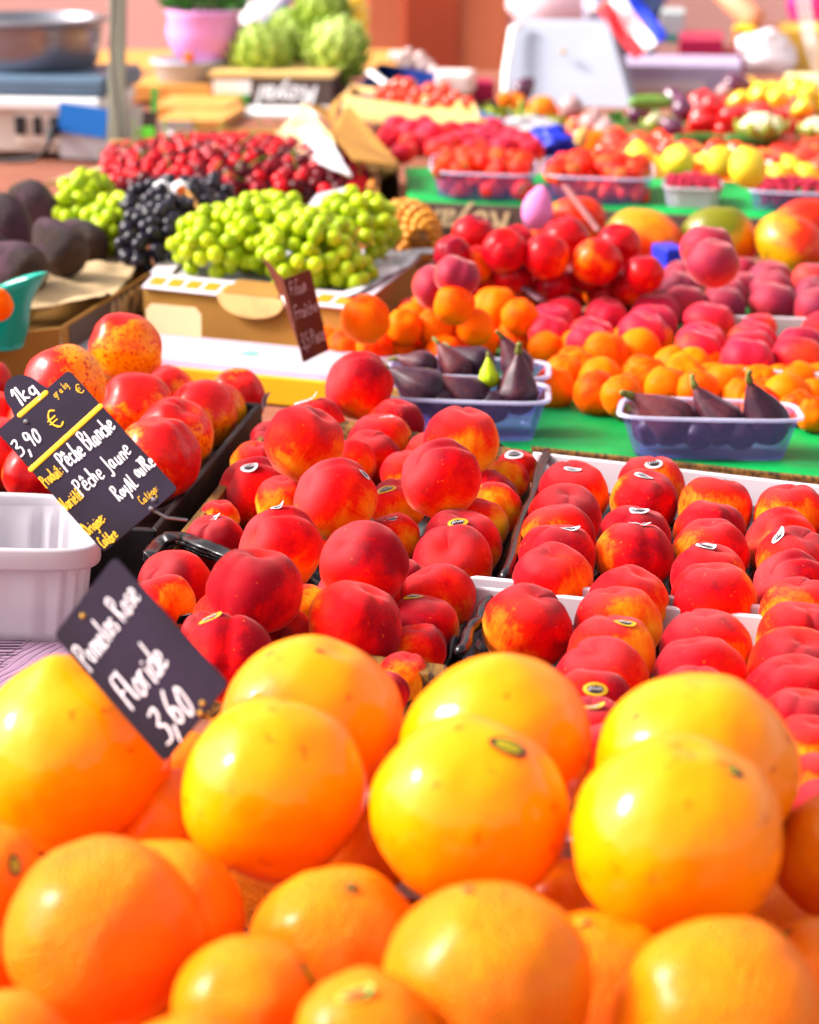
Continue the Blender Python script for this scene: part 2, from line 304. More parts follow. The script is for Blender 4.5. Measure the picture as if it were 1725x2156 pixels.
# ------------------------------------------------------------------ fruit shapes (all at radius 1, own axis = z)
def G(a, s): return exp(-(a / s) ** 2)
def revolve(name, fn, mats, nu=40, nv=26, lump=0.0, seed=0, mi=None):
    """fn(theta, phi) -> (x, y, z) on the unit-size surface"""
    vs = []; sd = Vector((seed * 7.3, seed * 3.1, 1.7))
    def pt(th, ph):
        p = Vector(fn(th, ph))
        if lump: p *= 1 + lump * noise.noise(p * 1.4 + sd) + lump * .4 * noise.noise(p * 3.1 + sd)
        return p
    vs.append(pt(1e-4, 0))
    for i in range(1, nv):
        for j in range(nu): vs.append(pt(pi * i / nv, 2 * pi * j / nu))
    vs.append(pt(pi - 1e-4, 0)); n = len(vs) - 1
    fs = [(0, 1 + j, 1 + (j + 1) % nu) for j in range(nu)]
    for i in range(nv - 2):
        for j in range(nu):
            a = 1 + i * nu + j; b = 1 + i * nu + (j + 1) % nu; fs.append((a, a + nu, b + nu, b))
    fs += [(n, 1 + (nv - 2) * nu + (j + 1) % nu, 1 + (nv - 2) * nu + j) for j in range(nu)]
    return mesh(name, vs, fs, mats)
def sph(r, th, ph): return (r * sin(th) * cos(ph), r * sin(th) * sin(ph), r * cos(th))
def peach_f(cleft=.07, cav=.16, zs=.93, tip=.03, cw=.16):
    def f(th, ph):
        a = (ph + pi) % (2 * pi) - pi
        r = 1 - cav * G(th, .30) + tip * G(pi - th, .2) - cleft * G(a, cw) * max(0, sin(th)) ** .6 * (1 if th < 2.2 else .6)
        r += .035 * G(a - .5, .35) * sin(th) + .035 * G(a + .5, .35) * sin(th) + .03 * G(th - .6, .3)
        x, y, z = sph(r, th, ph); return (x, y, z * zs)
    return f
def grapefruit_f(nip=0.0, zs=.95, dim=.03):
    def f(th, ph):
        r = 1 + nip * G(th, .20) + nip * .45 * G(th, .42) - dim * G(th, .2) * (nip == 0) - .03 * G(pi - th, .2)
        x, y, z = sph(r, th, ph); return (x, y, z * zs)
    return f
def pear_f(neck=.55, l=1.45, off=0):
    def f(th, ph):
        c = cos(th); k = 1 - neck * max(0, c) ** 1.1 * .8
        return (sin(th) * cos(ph) * k, sin(th) * sin(ph) * k, c * (l if c > 0 else 1.0))
    return f
def fig_f():
    def f(th, ph):
        c = cos(th); s = sin(th)
        k = 1 - .80 * max(0, c) ** 1.15
        rib = 1 + .025 * cos(9 * ph) * s
        return (s * cos(ph) * k * rib * .86 + .22 * max(0, c) ** 2, s * sin(ph) * k * rib * .86, c * (1.75 if c > 0 else .9))
    return f
def mango_f():
    def f(th, ph):
        c = cos(th); s = sin(th)
        return (s * cos(ph) * (.90 + .1 * c) + .12 * c * c, s * sin(ph) * .86, c * 1.18)
    return f
def lemon_f():
    def f(th, ph):
        c = cos(th); s = sin(th)
        return (s * cos(ph), s * sin(ph), c * 1.12 + .16 * (G(th, .3) - G(pi - th, .3)))
    return f
def straw_f():
    def f(th, ph):
        c = cos(th); s = sin(th); k = 1 - .5 * max(0, -c) ** 1.2
        return (s * cos(ph) * k, s * sin(ph) * k, c * (.75 if c > 0 else 1.35))
    return f
def pepper_f():
    def f(th, ph):
        c = cos(th); s = sin(th); k = (1 + .10 * cos(3 * ph)) * (1 - .2 * max(0, -c))
        return (s ** .7 * cos(ph) * k, s ** .7 * sin(ph) * k, c * 1.3 - .25 * G(th, .35))
    return f

KIND = {}
def kind(name, f, mat, n=3, nu=40, nv=26, lump=.03):
    KIND[name] = [revolve(name, f if not isinstance(f, list) else f[i % len(f)], M[mat], nu, nv, lump, i) for i in range(n)]
    KIND[name + '_f'] = f if not isinstance(f, list) else f[0]
kind('peach', [peach_f(.07, .16, .93), peach_f(.05, .20, .90), peach_f(.10, .15, .95), peach_f(.06, .18, .92, .05), peach_f(.04, .14, .96)], 'peach', 8, 56, 38, .05)
kind('nectarine', [peach_f(.04, .14, 1.0, .05), peach_f(.05, .12, 1.06, .07), peach_f(.03, .12, .97)], 'nectarine', 5, 48, 32, .05)
kind('red_nectarine', [peach_f(.05, .14, .96), peach_f(.04, .15, .92)], 'rednect', 4, 36, 24, .05)
kind('pink_peach', [peach_f(.07, .2, .80), peach_f(.06, .22, .78)], 'flatpeach', 4, 36, 24, .05)
kind('dark_peach', [peach_f(.07, .2, .88), peach_f(.06, .16, .92)], 'darkpeach', 4, 36, 24, .05)
kind('apricot', [peach_f(.07, .12, .97), peach_f(.05, .1, 1.02)], 'apricot', 5, 32, 22, .07)
kind('grapefruit', [grapefruit_f(0, .95), grapefruit_f(0, .98, .05), grapefruit_f(0, .92)], 'grapefruit', 5, 72, 48, .042)
kind('nippled_grapefruit', grapefruit_f(.085, .97), 'grapefruit', 1, 72, 48, .03)
kind('orange', [grapefruit_f(0, .97, .05), grapefruit_f(0, .95, .04)], 'orange', 4, 72, 48, .055)
kind('avocado', pear_f(.24, 1.45), 'avocado', 4, 36, 26, .06)
kind('mango', mango_f(), 'mango', 3, 36, 26, .05)
kind('fig', fig_f(), 'fig', 4, 36, 26, .06)
kind('lemon', lemon_f(), 'lemon', 3, 28, 20, .04)
kind('tomato', peach_f(0, .18, .84, 0), 'tomato', 3, 28, 18, .05)
kind('cherry', peach_f(.04, .22, .92, 0), 'cherry', 3, 18, 12, .03)
kind('berry_green', lambda th, ph: sph(1, th, ph)[:2] + (cos(th) * 1.12,), 'berry_green', 2, 18, 12, .02)
kind('berry_black', lambda th, ph: sph(1, th, ph), 'berry_black', 2, 16, 10, .02)
kind('strawberry', straw_f(), 'strawberry', 3, 20, 14, .08)
kind('red_pepper', pepper_f(), 'redpepper', 3, 28, 18, .08)
kind('yellow_pepper', pepper_f(), 'yellowpepper', 3, 28, 18, .08)
kind('aubergine', pear_f(.3, 1.7), 'aubergine', 2, 28, 20, .05)
kind('onion', lambda th, ph: (sin(th) * cos(ph), sin(th) * sin(ph), cos(th) * .9 + .35 * G(th, .25)), 'onion', 2, 28, 18, .05)
kind('potato', lambda th, ph: (sin(th) * cos(ph) * .8, sin(th) * sin(ph) * .75, cos(th) * 1.2), 'potato', 3, 18, 12, .15)

def star_mesh(name, mat, n=5, r=.28, z=.0, th=.03, droop=.12):
    mb = MB()
    for k in range(n):
        a = 2 * pi * k / n; pts = [Vector((0, 0, z + .02)), Vector((cos(a) * r * .5, sin(a) * r * .5, z + .04)), Vector((cos(a) * r, sin(a) * r, z - droop * r))]
        mb.tube(pts, [r * .14, r * .16, r * .03], 5, flat=((0, 0, 1), .35))
    mb.tube([(0, 0, z), (0, 0, z + .08)], r * .16, 6)
    return mesh(name, mb.v, mb.f, mat)
STAR_ORANGE = star_mesh('stem_button', M['stem'], 6, .13, .93, .02, .0)
STAR_TOM = star_mesh('calyx', M['calyx'], 5, .5, .72, .03, .1)
STAR_STRAW = star_mesh('calyx', M['calyx'], 6, .75, .66, .03, .25)
def stalk_mesh(name, mat, pts, r):
    mb = MB(); mb.tube(pts, r, 6); return mesh(name, mb.v, mb.f, mat)
STALK_CHERRY = stalk_mesh('stalk', M['greenstem'], [(0, 0, .7), (.1, .1, 1.6), (.5, .2, 2.6), (1.2, .3, 3.4)], [.09, .07, .07, .12])
STALK_FIG = stalk_mesh('stalk', M['figneck'], [(.20, 0, 1.58), (.26, .0, 1.74), (.32, .03, 1.86), (.40, .05, 1.93)], [.17, .14, .11, .13])
PIT_PEACH = stalk_mesh('stem_scar', M['stem'], [(0, 0, .74), (.02, .0, .80)], [.05, .04])

def rot_to(axis, spin=0.0):
    """rotation taking local z to axis, after a spin about local z"""
    q = Vector((0, 0, 1)).rotation_difference(Vector(axis).normalized())
    return q @ Quaternion((0, 0, 1), spin)
def rand_axis(tilt, az=None):
    t = tilt; a = rnd.uniform(0, 2 * pi) if az is None else az
    return Vector((sin(t) * cos(a), sin(t) * sin(a), cos(t)))

# ------------------------------------------------------------------ stickers
def sticker(root, me_f, wdir, typ, ang=0.0, w=.27, h=.17, curl=.0, q=None):
    """a small oval label stuck to (a child of) a fruit; wdir = world direction from the fruit's centre"""
    d = (q.inverted() @ wdir).normalized()
    up = Vector((0, 0, 1)) if abs(d.z) < .95 else Vector((1, 0, 0))
    uw = (q.inverted() @ (RT * cos(ang) + UP * sin(ang))); e1 = (uw - d * uw.dot(d)).normalized(); e2 = d.cross(e1)
    def surf(x, y, off):
        p = (d + e1 * x + e2 * y).normalized(); th = math.acos(max(-1, min(1, p.z))); ph = atan2(p.y, p.x)
        s = Vector(me_f(th, ph)); lift = curl * max(0.0, x / w - .1) ** 2 * w * 1.4
        return s * (1.03 + off) + d * lift
    mb = MB(); n = 22
    rings = [0, .35, .66, .68, 1.0] if typ != 'redgreen' else [0, .4, .5, .52, 1.0]
    vs = [surf(0, 0, 0)]
    for r in rings[1:]:
        for j in range(n):
            a = 2 * pi * j / n; vs.append(surf(w * r * cos(a), h * r * sin(a), 0))
    mb.v += vs
    for j in range(n): mb.f.append((0, 1 + j, 1 + (j + 1) % n)); mb.m.append(0)
    for i in range(len(rings) - 2):
        for j in range(n):
            a = 1 + i * n + j; b = 1 + i * n + (j + 1) % n; mb.f.append((a, a + n, b + n, b)); mb.m.append(0 if i < 1 else 1)
    def stroke(pts, r, mi):
        pp = [surf(w * x, h * y, .012) for x, y in pts]; mb.tube(pp, r, 5, mi, flat=(d, .3))
    if typ in ('silver', 'gold'):
        stroke([(-.5, -.25), (-.35, .3), (-.28, -.2), (-.1, .28), (-.02, -.2), (.14, .2), (.2, -.22), (.36, .25), (.52, -.1)], .016, 2)
        if typ == 'gold': stroke([(-.28, .38), (-.3, .62), (-.12, .45), (0, .68), (.12, .45), (.3, .62), (.28, .38)], .013, 1)
        mats = [M['stblack'], M['silver'] if typ == 'silver' else M['gold'], M['silver']]
    elif typ == 'grape':
        stroke([(-.4, -.1), (-.24, .15), (-.08, -.12), (.08, .15), (.24, -.12), (.4, .1)], .007, 1)
        mats = [M['stgreen'], M['stblack'], M['stleaf']]
    else:
        stroke([(-.6, .1), (-.2, -.1), (.2, .1), (.6, -.05)], .03, 2); stroke([(-.4, -.4), (0, -.5), (.4, -.4)], .025, 2)
        mats = [M['stleaf'], M['stleaf'], M['stred']]
    o = link('sticker', mesh('sticker', mb.v, mb.f, mats, True, mb.m), root)
    return o

# ------------------------------------------------------------------ packing along the lines of sight
def solve(items, real, floor, zmax=.3, iters=80, tight=.96):
    """items: dicts x,y,r(px)[,z|t]. Each fruit keeps its direction from the camera; its distance is found so that it has its real size,
    rests above the floor and does not run into its neighbours."""
    for it in items:
        it['d'] = ray(it['x'], it['y'])
        if 't' in it: it['fix'] = True
        elif 'z' in it: it['t'] = (Z0 + it['z'] - CAM.z) / it['d'].z
        else:
            R_ = it.get('real', real); it['t'] = F * R_ / it['r']
            z = CAM.z + it['d'].z * it['t'] - Z0
            z = min(max(z, floor + R_ * .95), zmax); it['t'] = (Z0 + z - CAM.z) / it['d'].z
    def pos(i): return CAM + i['d'] * i['t']
    for k in range(iters):
        mv = 0
        for a in range(len(items)):
            A = items[a]; pa = pos(A); ra = A['r'] * A['t'] / F
            for b in range(a + 1, len(items)):
                B = items[b]; pb = pos(B); rb = B['r'] * B['t'] / F
                dd = (pa - pb).length; need = (ra + rb) * tight
                if dd < need:
                    s = 1 if A['t'] >= B['t'] else -1; e = min(.004, (need - dd) * .6); mv += e
                    if A.get('fix') and B.get('fix'): continue
                    A['t'] += s * e * (0 if A.get('fix') else 1); B['t'] -= s * e * (0 if B.get('fix') else 1); pa = pos(A); ra = A['r'] * A['t'] / F
        for A in items:
            ra = A['r'] * A['t'] / F; z = CAM.z + A['d'].z * A['t'] - Z0
            if z < floor + ra * .93 and not A.get('fix'): A['t'] = (Z0 + floor + ra * .93 - CAM.z) / A['d'].z
        if mv < 1e-4: break
    for A in items: A['p'] = pos(A); A['R'] = A['r'] * A['t'] / F
    return items

def fruit(k, name, label, cat, p, R_, q, group, var=None, extra=None, fname=None):
    ms = KIND[k]; me = ms[rnd.randrange(len(ms)) if var is None else var % len(ms)]
    o = link(name, me, None, p, q, R_); tag(o, label, cat, group)
    if extra: link(extra[0], extra[1], o)
    return o
def rows(items, nrow):
    """ordinal place of every item: (row from the front, place from the left)"""
    s = sorted(items, key=lambda i: -i['y']); k = len(s); out = {}
    per = k / nrow; i = 0
    for r in range(nrow):
        part = s[round(r * per):round((r + 1) * per)]; part.sort(key=lambda i: i['x'])
        for j, it in enumerate(part): out[id(it)] = (r, j)
    return out

def smooth(p, k=4):
    if len(p) < 3: return [Vector(q) for q in p]
    p = [Vector(q) for q in p]; out = []
    for i in range(len(p) - 1):
        a, b, c, d = p[max(i - 1, 0)], p[i], p[i + 1], p[min(i + 2, len(p) - 1)]
        for s in range(k):
            t = s / k; out.append(.5 * ((2 * b) + (c - a) * t + (2 * a - 5 * b + 4 * c - d) * t * t + (3 * b - a - 3 * c + d) * t ** 3))
    out.append(p[-1]); return out
# ================================================================== the setting
g = MB(); g.add([(-60, -20, 0), (60, -20, 0), (60, 100, 0), (-60, 100, 0)], [(0, 1, 2, 3)])
tag(g.build('ground', M['asphalt']), 'grey market paving under the stall', kind='structure')
def table(label, x0, x1, y0, y1, ztop, mat, over=.0):
    c = Vector(((x0 + x1) / 2, (y0 + y1) / 2, 0)); r = empty('stall_table', c); tag(r, label, 'table')
    mb = MB(); mb.box(((x0 + x1) / 2, (y0 + y1) / 2, ztop - .015), (x1 - x0, y1 - y0, .03)); under(r, mb, 'table_top', mat, bevel=.003)
    for x in (x0 + .08, x1 - .08):
        for y in (y0 + .08, y1 - .08):
            mb = MB(); mb.box((x, y, (ztop - .03) / 2), (.05, .05, ztop - .03)); under(r, mb, 'leg', M['metal'])
    return r
table('long wooden trestle table carrying the crates and trays of fruit', -1.7, 2.0, 1.60, 6.9, Z0 - .065, M['woodtop'])
table('low front trestle table under the crate of grapefruits', -.8, .8, .78, 1.58, Z0 - .125, M['wood'])

def crate(name, label, cat, c, z, h, th, mat, fmat=None, group=None, lean=0.0, skip=(), top=None):
    """open box; c = front-left, front-right, back-right, back-left corners of the rim (world); every wall is a part"""
    c = [Vector(p) for p in c]; ce = sum(c, Vector()) / 4; base = Vector((ce.x, ce.y, Z0 + z - h))
    for p in c: p.z = Z0 + z
    r = empty(name, base); tag(r, label, cat, group)
    def inner(p): d = (ce - p); d.z = 0; return p + d.normalized() * th * 1.4
    def low(p): d = (ce - p); d.z = 0; q = p + d * lean; q.z = p.z - h; return q
    names = ['front_panel', 'side_panel', 'back_panel', 'side_panel']
    for i in range(4):
        if i in skip: continue
        a, b = c[i], c[(i + 1) % 4]; ia, ib = inner(a), inner(b)
        e = (b - a).normalized() * 0.0006
        mb = MB(); mb.hexa([low(a) + e, low(b) - e, low(ib) - e, low(ia) + e], [a + e, b - e, ib - e, ia + e]); o = under(r, mb, names[i], mat, bevel=min(.0015, th * .3))
    q = [low(inner(p)) for p in c]
    mb = MB(); mb.hexa([p + Vector((0, 0, .0005)) for p in q], [p + Vector((0, 0, .004)) for p in q]); under(r, mb, 'base_panel', fmat or mat)
    return r

def sheet(name, label, cat, c, fz, mat, nx=40, ny=30, group=None, kind_=None, thick=.0008, parent=None):
    """a soft sheet over the quad c (front-left, front-right, back-right, back-left) with height fz(x, y, u, v)"""
    vs = []
    for j in range(ny + 1):
        for i in range(nx + 1):
            u, v = i / nx, j / ny
            p = (c[0] * (1 - u) + c[1] * u) * (1 - v) + (c[3] * (1 - u) + c[2] * u) * v
            p = Vector((p.x, p.y, fz(p.x, p.y, u, v))); vs.append(p)
    ce = sum((Vector(q) for q in c), Vector()) / 4; ce.z = Z0 - .06
    me = mesh(name, [v - ce for v in vs], [(j * (nx + 1) + i, j * (nx + 1) + i + 1, (j + 1) * (nx + 1) + i + 1, (j + 1) * (nx + 1) + i) for j in range(ny) for i in range(nx)], mat)
    o = link(name, me, parent, ce); s = o.modifiers.new('thickness', 'SOLIDIFY'); s.thickness = thick; s.offset = 0
    if parent is None: tag(o, label, cat, group, kind_)
    return o

# ================================================================== grapefruits and oranges in front
def gi(x, y, r, **k): d = dict(x=x, y=y, r=r); d.update(k); return d
front = [
    gi(150, 1590, 209, t=1.50, k='nippled_grapefruit', ax=(-.12, -.1, 1), lab='large yellow grapefruit with a pointed top, left of the pink grapefruit price board', sp=.5),
    gi(655, 1528, 193, t=1.51, k='grapefruit', lab='yellow grapefruit touching the right edge of the lower price board, back row'),
    gi(577, 1660, 196, t=1.41, k='grapefruit', lab='yellow grapefruit in front, its left side over the foot of the lower price board'),
    gi(1046, 1572, 204, t=1.45, k='grapefruit', lab='yellow grapefruit behind the one with a round black-rimmed sticker'),
    gi(991, 1712, 213, t=1.335, k='grapefruit', lab='yellow grapefruit with a round black-rimmed sticker facing up', st=('grape', .36, .74, -.05, .20, .11, 0)),
    gi(1466, 1620, 214, t=1.40, k='grapefruit', lab='yellow grapefruit at the back right, peaches rising behind it'),
    gi(1427, 1765, 222, t=1.28, k='grapefruit', lab='largest yellow grapefruit with a slanted oval sticker near its top right', st=('grape', .37, .77, -.55, .20, .09, 0)),
    gi(1765, 1800, 140, t=1.40, k='orange', lab='yellow-orange dimpled orange cut by the right edge, beside the largest grapefruit'),
    gi(217, 1968, 208, t=1.225, k='orange', lab='big smooth orange in the lower left, leaning over the orange behind it'),
    gi(350, 1932, 171, t=1.33, k='orange', lab='orange half hidden behind the big lower left orange'),
    gi(520, 2120, 158, t=1.17, k='orange', lab='deep orange dimpled fruit between the lower left orange and the one with a stem scar', st=('grape', .82, .50, -1.2, .2, .1, 0)),
    gi(712, 2000, 186, t=1.285, k='orange', lab='orange showing its dark stem scar on top', ax=(.18, -.30, 1), ext=('stem_button', STAR_ORANGE)),
    gi(1031, 2068, 222, t=1.13, k='orange', lab='big orange in the bottom centre with a small white and green mark on top', st=('redgreen', -.2, .93, 0, .07, .03, 0)),
    gi(775, 2200, 160, t=1.09, k='orange', lab='orange at the bottom edge with a red and green sticker', st=('redgreen', -.15, .80, .35, .26, .12, .3)),
    gi(1512, 2150, 228, t=1.13, k='orange', lab='big orange filling the lower right corner'),
    gi(1262, 2085, 168, t=1.25, k='orange', lab='orange in the gap below the largest grapefruit, with an oval sticker', st=('grape', -.30, .90, -.35, .17, .09, 0)),
    gi(1730, 2080, 150, t=1.29, k='orange', lab='orange at the right edge with a black sticker mark', st=('grape', -.58, .78, -.35, .16, .07, 0)),
    gi(-40, 1860, 140, t=1.33, k='orange', lab='orange cut by the left edge with an oval black-rimmed sticker', st=('grape', .62, .38, 1.45, .17, .1, 0)),
    gi(-70, 2040, 110, t=1.28, k='orange', lab='deep orange fruit cut by the left edge below the stickered one'),
    gi(10, 2235, 155, t=1.12, k='orange', lab='orange in the bottom left corner, mostly below the frame'),
    gi(400, 2290, 166, t=1.09, k='orange', lab='orange whose top just shows at the bottom edge left of centre'),
    gi(398, 1630, 95, t=1.60, k='orange', lab='shaded orange behind the foot of the lower price board'),
    gi(365, 1735, 118, t=1.50, k='orange', lab='shaded orange deep in the gap between the left two grapefruits'),
    gi(775, 1790, 100, t=1.50, k='orange', lab='shaded orange deep in the gap left of the stickered grapefruit'),
    gi(1195, 1905, 105, t=1.42, k='orange', lab='shaded orange deep in the gap between the two stickered grapefruits'),
]
solve(front, .058, -.115, tight=.93)
for it in front:
    ax = Vector(it.get('ax', (rnd.uniform(-.5, .5), rnd.uniform(-.2, .6), 1))); q = rot_to(ax, it.get('sp', rnd.uniform(0, 6)))
    grape = 'grapefruit' in it['k']
    o = fruit(it['k'], 'grapefruit' if grape else 'orange', it['lab'], 'grapefruit' if grape else 'orange', it['p'], it['R'], q,
              'grapefruits heaped in front' if grape else 'oranges heaped in front', extra=it.get('ext'))
    if 'st' in it:
        ty, dx, dy, an, w_, h_, cu = it['st']; wd = RT * dx + UP * dy - FW * sqrt(max(.02, 1 - dx * dx - dy * dy))
        sticker(o, KIND[it['k'] + '_f'], wd, ty, an, w_, h_, cu, q)
c_ = [Vector((-.42, .90, 0)), Vector((.50, .84, 0)), Vector((.56, 1.55, 0)), Vector((-.36, 1.56, 0))]
crate('fruit_crate', 'wooden crate under the heaped grapefruits and oranges', 'crate', c_, -.06, .055, .01, M['wood'])
# the layer underneath, seen only through the gaps
pts_ = []
for j in range(6):
    for i in range(8):
        p = Vector((-.36 + i * .116 + (.058 if j % 2 else 0), .94 + j * .101, Z0 - .058))
        if all((p - it['p']).length > .052 + it['R'] * .95 for it in front) and -.40 < p.x < .47: pts_.append(p)
for i, p in enumerate(pts_):
    fruit('orange', 'orange', 'shaded orange in the lowest layer, glimpsed through gaps between the fruit above', 'orange', p, .052, rot_to(rand_axis(1.2), 0), 'oranges in the lowest layer')
# dark liner at the bottom of the heap
sheet('dark_underlay', 'dark paper liner under the grapefruits', 'liner', [c_[0], c_[1], c_[2], c_[3]], lambda x, y, u, v: Z0 - .105 + .006 * noise.noise(Vector((x * 20, y * 20, 0))), M['blackcard'])

# ================================================================== peaches
def peach_set(items, real, floor, desc, place, nrow, kname='peach', name='peach', cat='peach', group=None, tilt=.5, az=None, rowname='row', solveit=True, tight=.95, iters=80, grow=1.04):
    if solveit: solve(items, real, floor, tight=tight, iters=iters)
    rw = rows(items, nrow)
    for it in items:
        r, j = rw[id(it)]
        ax = it.get('ax') or rand_axis(rnd.uniform(.05, tilt), az if az is None else az + rnd.uniform(-.9, .9))
        q = rot_to(ax, it.get('sp', rnd.uniform(0, 2 * pi)))
        if it.get('face'):
            gv = Vector((.7, .2, .5) if 'nect' in it.get('k', kname) else (.6, .3, .55)).normalized(); q = gv.rotation_difference(Vector((-.35, .55, .75)).normalized())
            if it['face'] == 2: q = gv.rotation_difference(Vector((-.2, .1, 1)).normalized())
        lab = it.get('lab')
        if not lab:
            d_ = it.get('d_') or (desc[rnd.randrange(len(desc))] if isinstance(desc, list) else desc)
            lab = '%s, %s from left, %s row from front of %s' % (d_, ORD[j], ORD[r], place)
        o = fruit(it.get('k', kname), it.get('name', name), lab, it.get('cat', cat), it['p'], it['R'] * it.get('gr', grow), q, group, var=it.get('var'))
        it['o'] = o
        if 'st' in it:
            ty, dx, dy, an, w_, h_, cu = it['st']; wd = RT * dx + UP * dy - FW * sqrt(max(.02, 1 - dx * dx - dy * dy))
            sticker(o, KIND[it.get('k', kname) + '_f'], wd, ty, an, w_, h_, cu, q)
    return items
def S(ty, dx, dy, an=0, w_=.27, h_=.17, cu=0): return (ty, dx, dy, an, w_, h_, cu)

tray_far = [gi(1208, 1041, 76, st=S('silver', -.05, .82, .1)), gi(1189, 1093, 80), gi(1176, 1136, 80), gi(1173, 1179, 83, st=S('silver', .28, .86, -.2, .25, .16, .5)), gi(1165, 1222, 85),
    gi(1371, 1026, 73, st=S('silver', .0, .72, .3, .27, .22)), gi(1355, 1057, 73, st=S('silver', .0, .86, 0, .3, .2)), gi(1336, 1134, 78, st=S('silver', .08, .80, -.25, .27, .17, .3)), gi(1336, 1171, 84, st=S('silver', .1, .93, -.05, .3, .2, .1)), gi(1326, 1268, 84),
    gi(1506, 1077, 80, st=S('silver', .25, .92, -.2, .2, .12)), gi(1494, 1125, 79), gi(1497, 1166, 83), gi(1493, 1216, 80, st=S('silver', -.08, .93, .05, .3, .2, .4)), gi(1503, 1267, 91),
    gi(1663, 1090, 78), gi(1644, 1147, 79, face=2), gi(1671, 1185, 80, st=S('silver', -.45, .72, 1.1, .25, .12, .7)), gi(1667, 1240, 83, face=2), gi(1681, 1294, 84)]
tray_far += [gi(1822, 1115, 80), gi(1815, 1165, 80), gi(1828, 1215, 82), gi(1822, 1268, 84), gi(1836, 1318, 85)]
for it in tray_far: it['z'] = -.002
tray_near = [gi(1108, 1322, 96, sp=.4), gi(1302, 1320, 96), gi(1287, 1383, 97, st=S('gold', .25, .82, -.3, .24, .15, .2)), gi(1268, 1442, 104), gi(1248, 1489, 90, st=S('gold', 0, .52, -.1, .3, .19)), gi(1246, 1545, 84, st=S('gold', 0, .85, -.15, .3, .17, .3)), gi(1264, 1600, 84),
    gi(1488, 1375, 100), gi(1474, 1429, 103), gi(1462, 1487, 94), gi(1681, 1352, 92), gi(1673, 1414, 103), gi(1671, 1474, 105), gi(1684, 1533, 96), gi(1705, 1588, 92), gi(1735, 1665, 90), gi(1735, 1725, 88)]
tray_near += [gi(1862, 1385, 96), gi(1858, 1440, 98), gi(1862, 1500, 98), gi(1868, 1565, 98), gi(1880, 1630, 98)]
for it in tray_near: it['z'] = -.002
D1 = ['red peach', 'deep red peach', 'fuzzy red peach']
peach_set(tray_far, .037, -.045, D1, 'the far peach tray', 5, grow=.99, group='peaches laid out in the two low trays', tilt=.35)
peach_set(tray_near, .037, -.045, D1, 'the near peach tray', 6, grow=.98, group='peaches laid out in the two low trays', tilt=.35)

heap = [gi(757, 813, 69, lab='single peach with a yellow underside balanced on top of the peach heap', face=2),
    gi(640, 935, 81), gi(662, 900, 64, st=S('silver', -.25, .90, .2, .42, .2, .5)), gi(534, 1042, 76, st=S('silver', -.1, .72, 0, .24, .2, .2), face=2), gi(707, 1054, 85, face=2, st=S('silver', .68, .60, -.9, .18, .12)),
    gi(930, 1010, 83, lab='large peach with a yellow lower half, second highest in the heap', face=2), gi(925, 975, 74), gi(971, 933, 78), gi(802, 935, 68, st=S('silver', .1, .9, 0, .3, .12)), gi(779, 966, 60), gi(738, 980, 54, face=1),
    gi(835, 893, 56), gi(570, 930, 42), gi(540, 978, 52), gi(592, 1159, 88, face=2, st=S('silver', -.1, .96, .8, .16, .08, .8)), gi(766, 1191, 92), gi(538, 1245, 97), gi(756, 1265, 92, st=S('gold', .12, .92, -.2, .24, .10, .5)), gi(748, 1316, 97),
    gi(501, 1321, 95, st=S('gold', .40, .86, -.25, .2, .11, .3)), gi(482, 1387, 95, st=S('gold', -.35, .88, .1, .28, .15, .2)), gi(345, 1275, 66), gi(369, 1235, 76), gi(453, 1146, 62, st=S('silver', -.1, .93, .3, .3, .12, .4)), gi(462, 1092, 42), gi(428, 1335, 46),
    gi(921, 1265, 79), gi(890, 1325, 75, st=S('gold', -.2, .92, .0, .3, .14, .3)), gi(882, 1368, 58), gi(851, 1426, 55), gi(812, 1462, 48, st=S('silver', -.6, .7, .4, .2, .1)),
    gi(954, 1190, 84), gi(972, 1150, 82, st=S('gold', -.1, .62, .15, .25, .13)), gi(1003, 1108, 66), gi(1036, 1040, 52), gi(1068, 1012, 44), gi(1090, 986, 42, st=S('silver', -.2, .70, -.3, .5, .3)),
    gi(830, 1137, 56, st=S('silver', -.1, .80, -.1, .3, .15)), gi(838, 1065, 58, st=S('gold', -.4, .6, 0, .4, .15)), gi(640, 1290, 60), gi(605, 1335, 55), gi(862, 1232, 52), gi(1035, 1075, 60, st=S('gold', -.55, .75, 1.4, .3, .22)), gi(855, 1000, 52), gi(700, 1130, 60), gi(600, 1060, 60)]
D2 = ['red and orange peach', 'red peach', 'ripe red peach']
peach_set(heap, .037, -.045, D2, 'the peach heap', 7, group='peaches heaped in the crate', tilt=.8, tight=.92, iters=140)

nect = [gi(264, 733, 65, lab='upright orange nectarine balanced on top of the nectarines', k='nectarine', var=1, face=1, t=2.62),
    gi(137, 812, 76), gi(212, 802, 46), gi(-28, 812, 50), gi(287, 866, 72, face=1), gi(352, 836, 56), gi(498, 838, 56, st=S('silver', .93, -.1, 1.2, .3, .2, .6)), gi(425, 878, 68, face=1), gi(455, 872, 58, face=1), gi(368, 922, 74), gi(332, 966, 79), gi(325, 1000, 58), gi(-5, 960, 70), gi(-10, 890, 56), gi(75, 1000, 62),
    gi(180, 930, 70), gi(90, 900, 70), gi(215, 1000, 70)]
peach_set(nect, .037, -.045, ['shiny red-orange nectarine', 'red nectarine', 'speckled nectarine'], 'the nectarine crate', 4, kname='nectarine', name='nectarine', cat='nectarine', group='nectarines in the left crate', tilt=.7, tight=.92, grow=1.13)

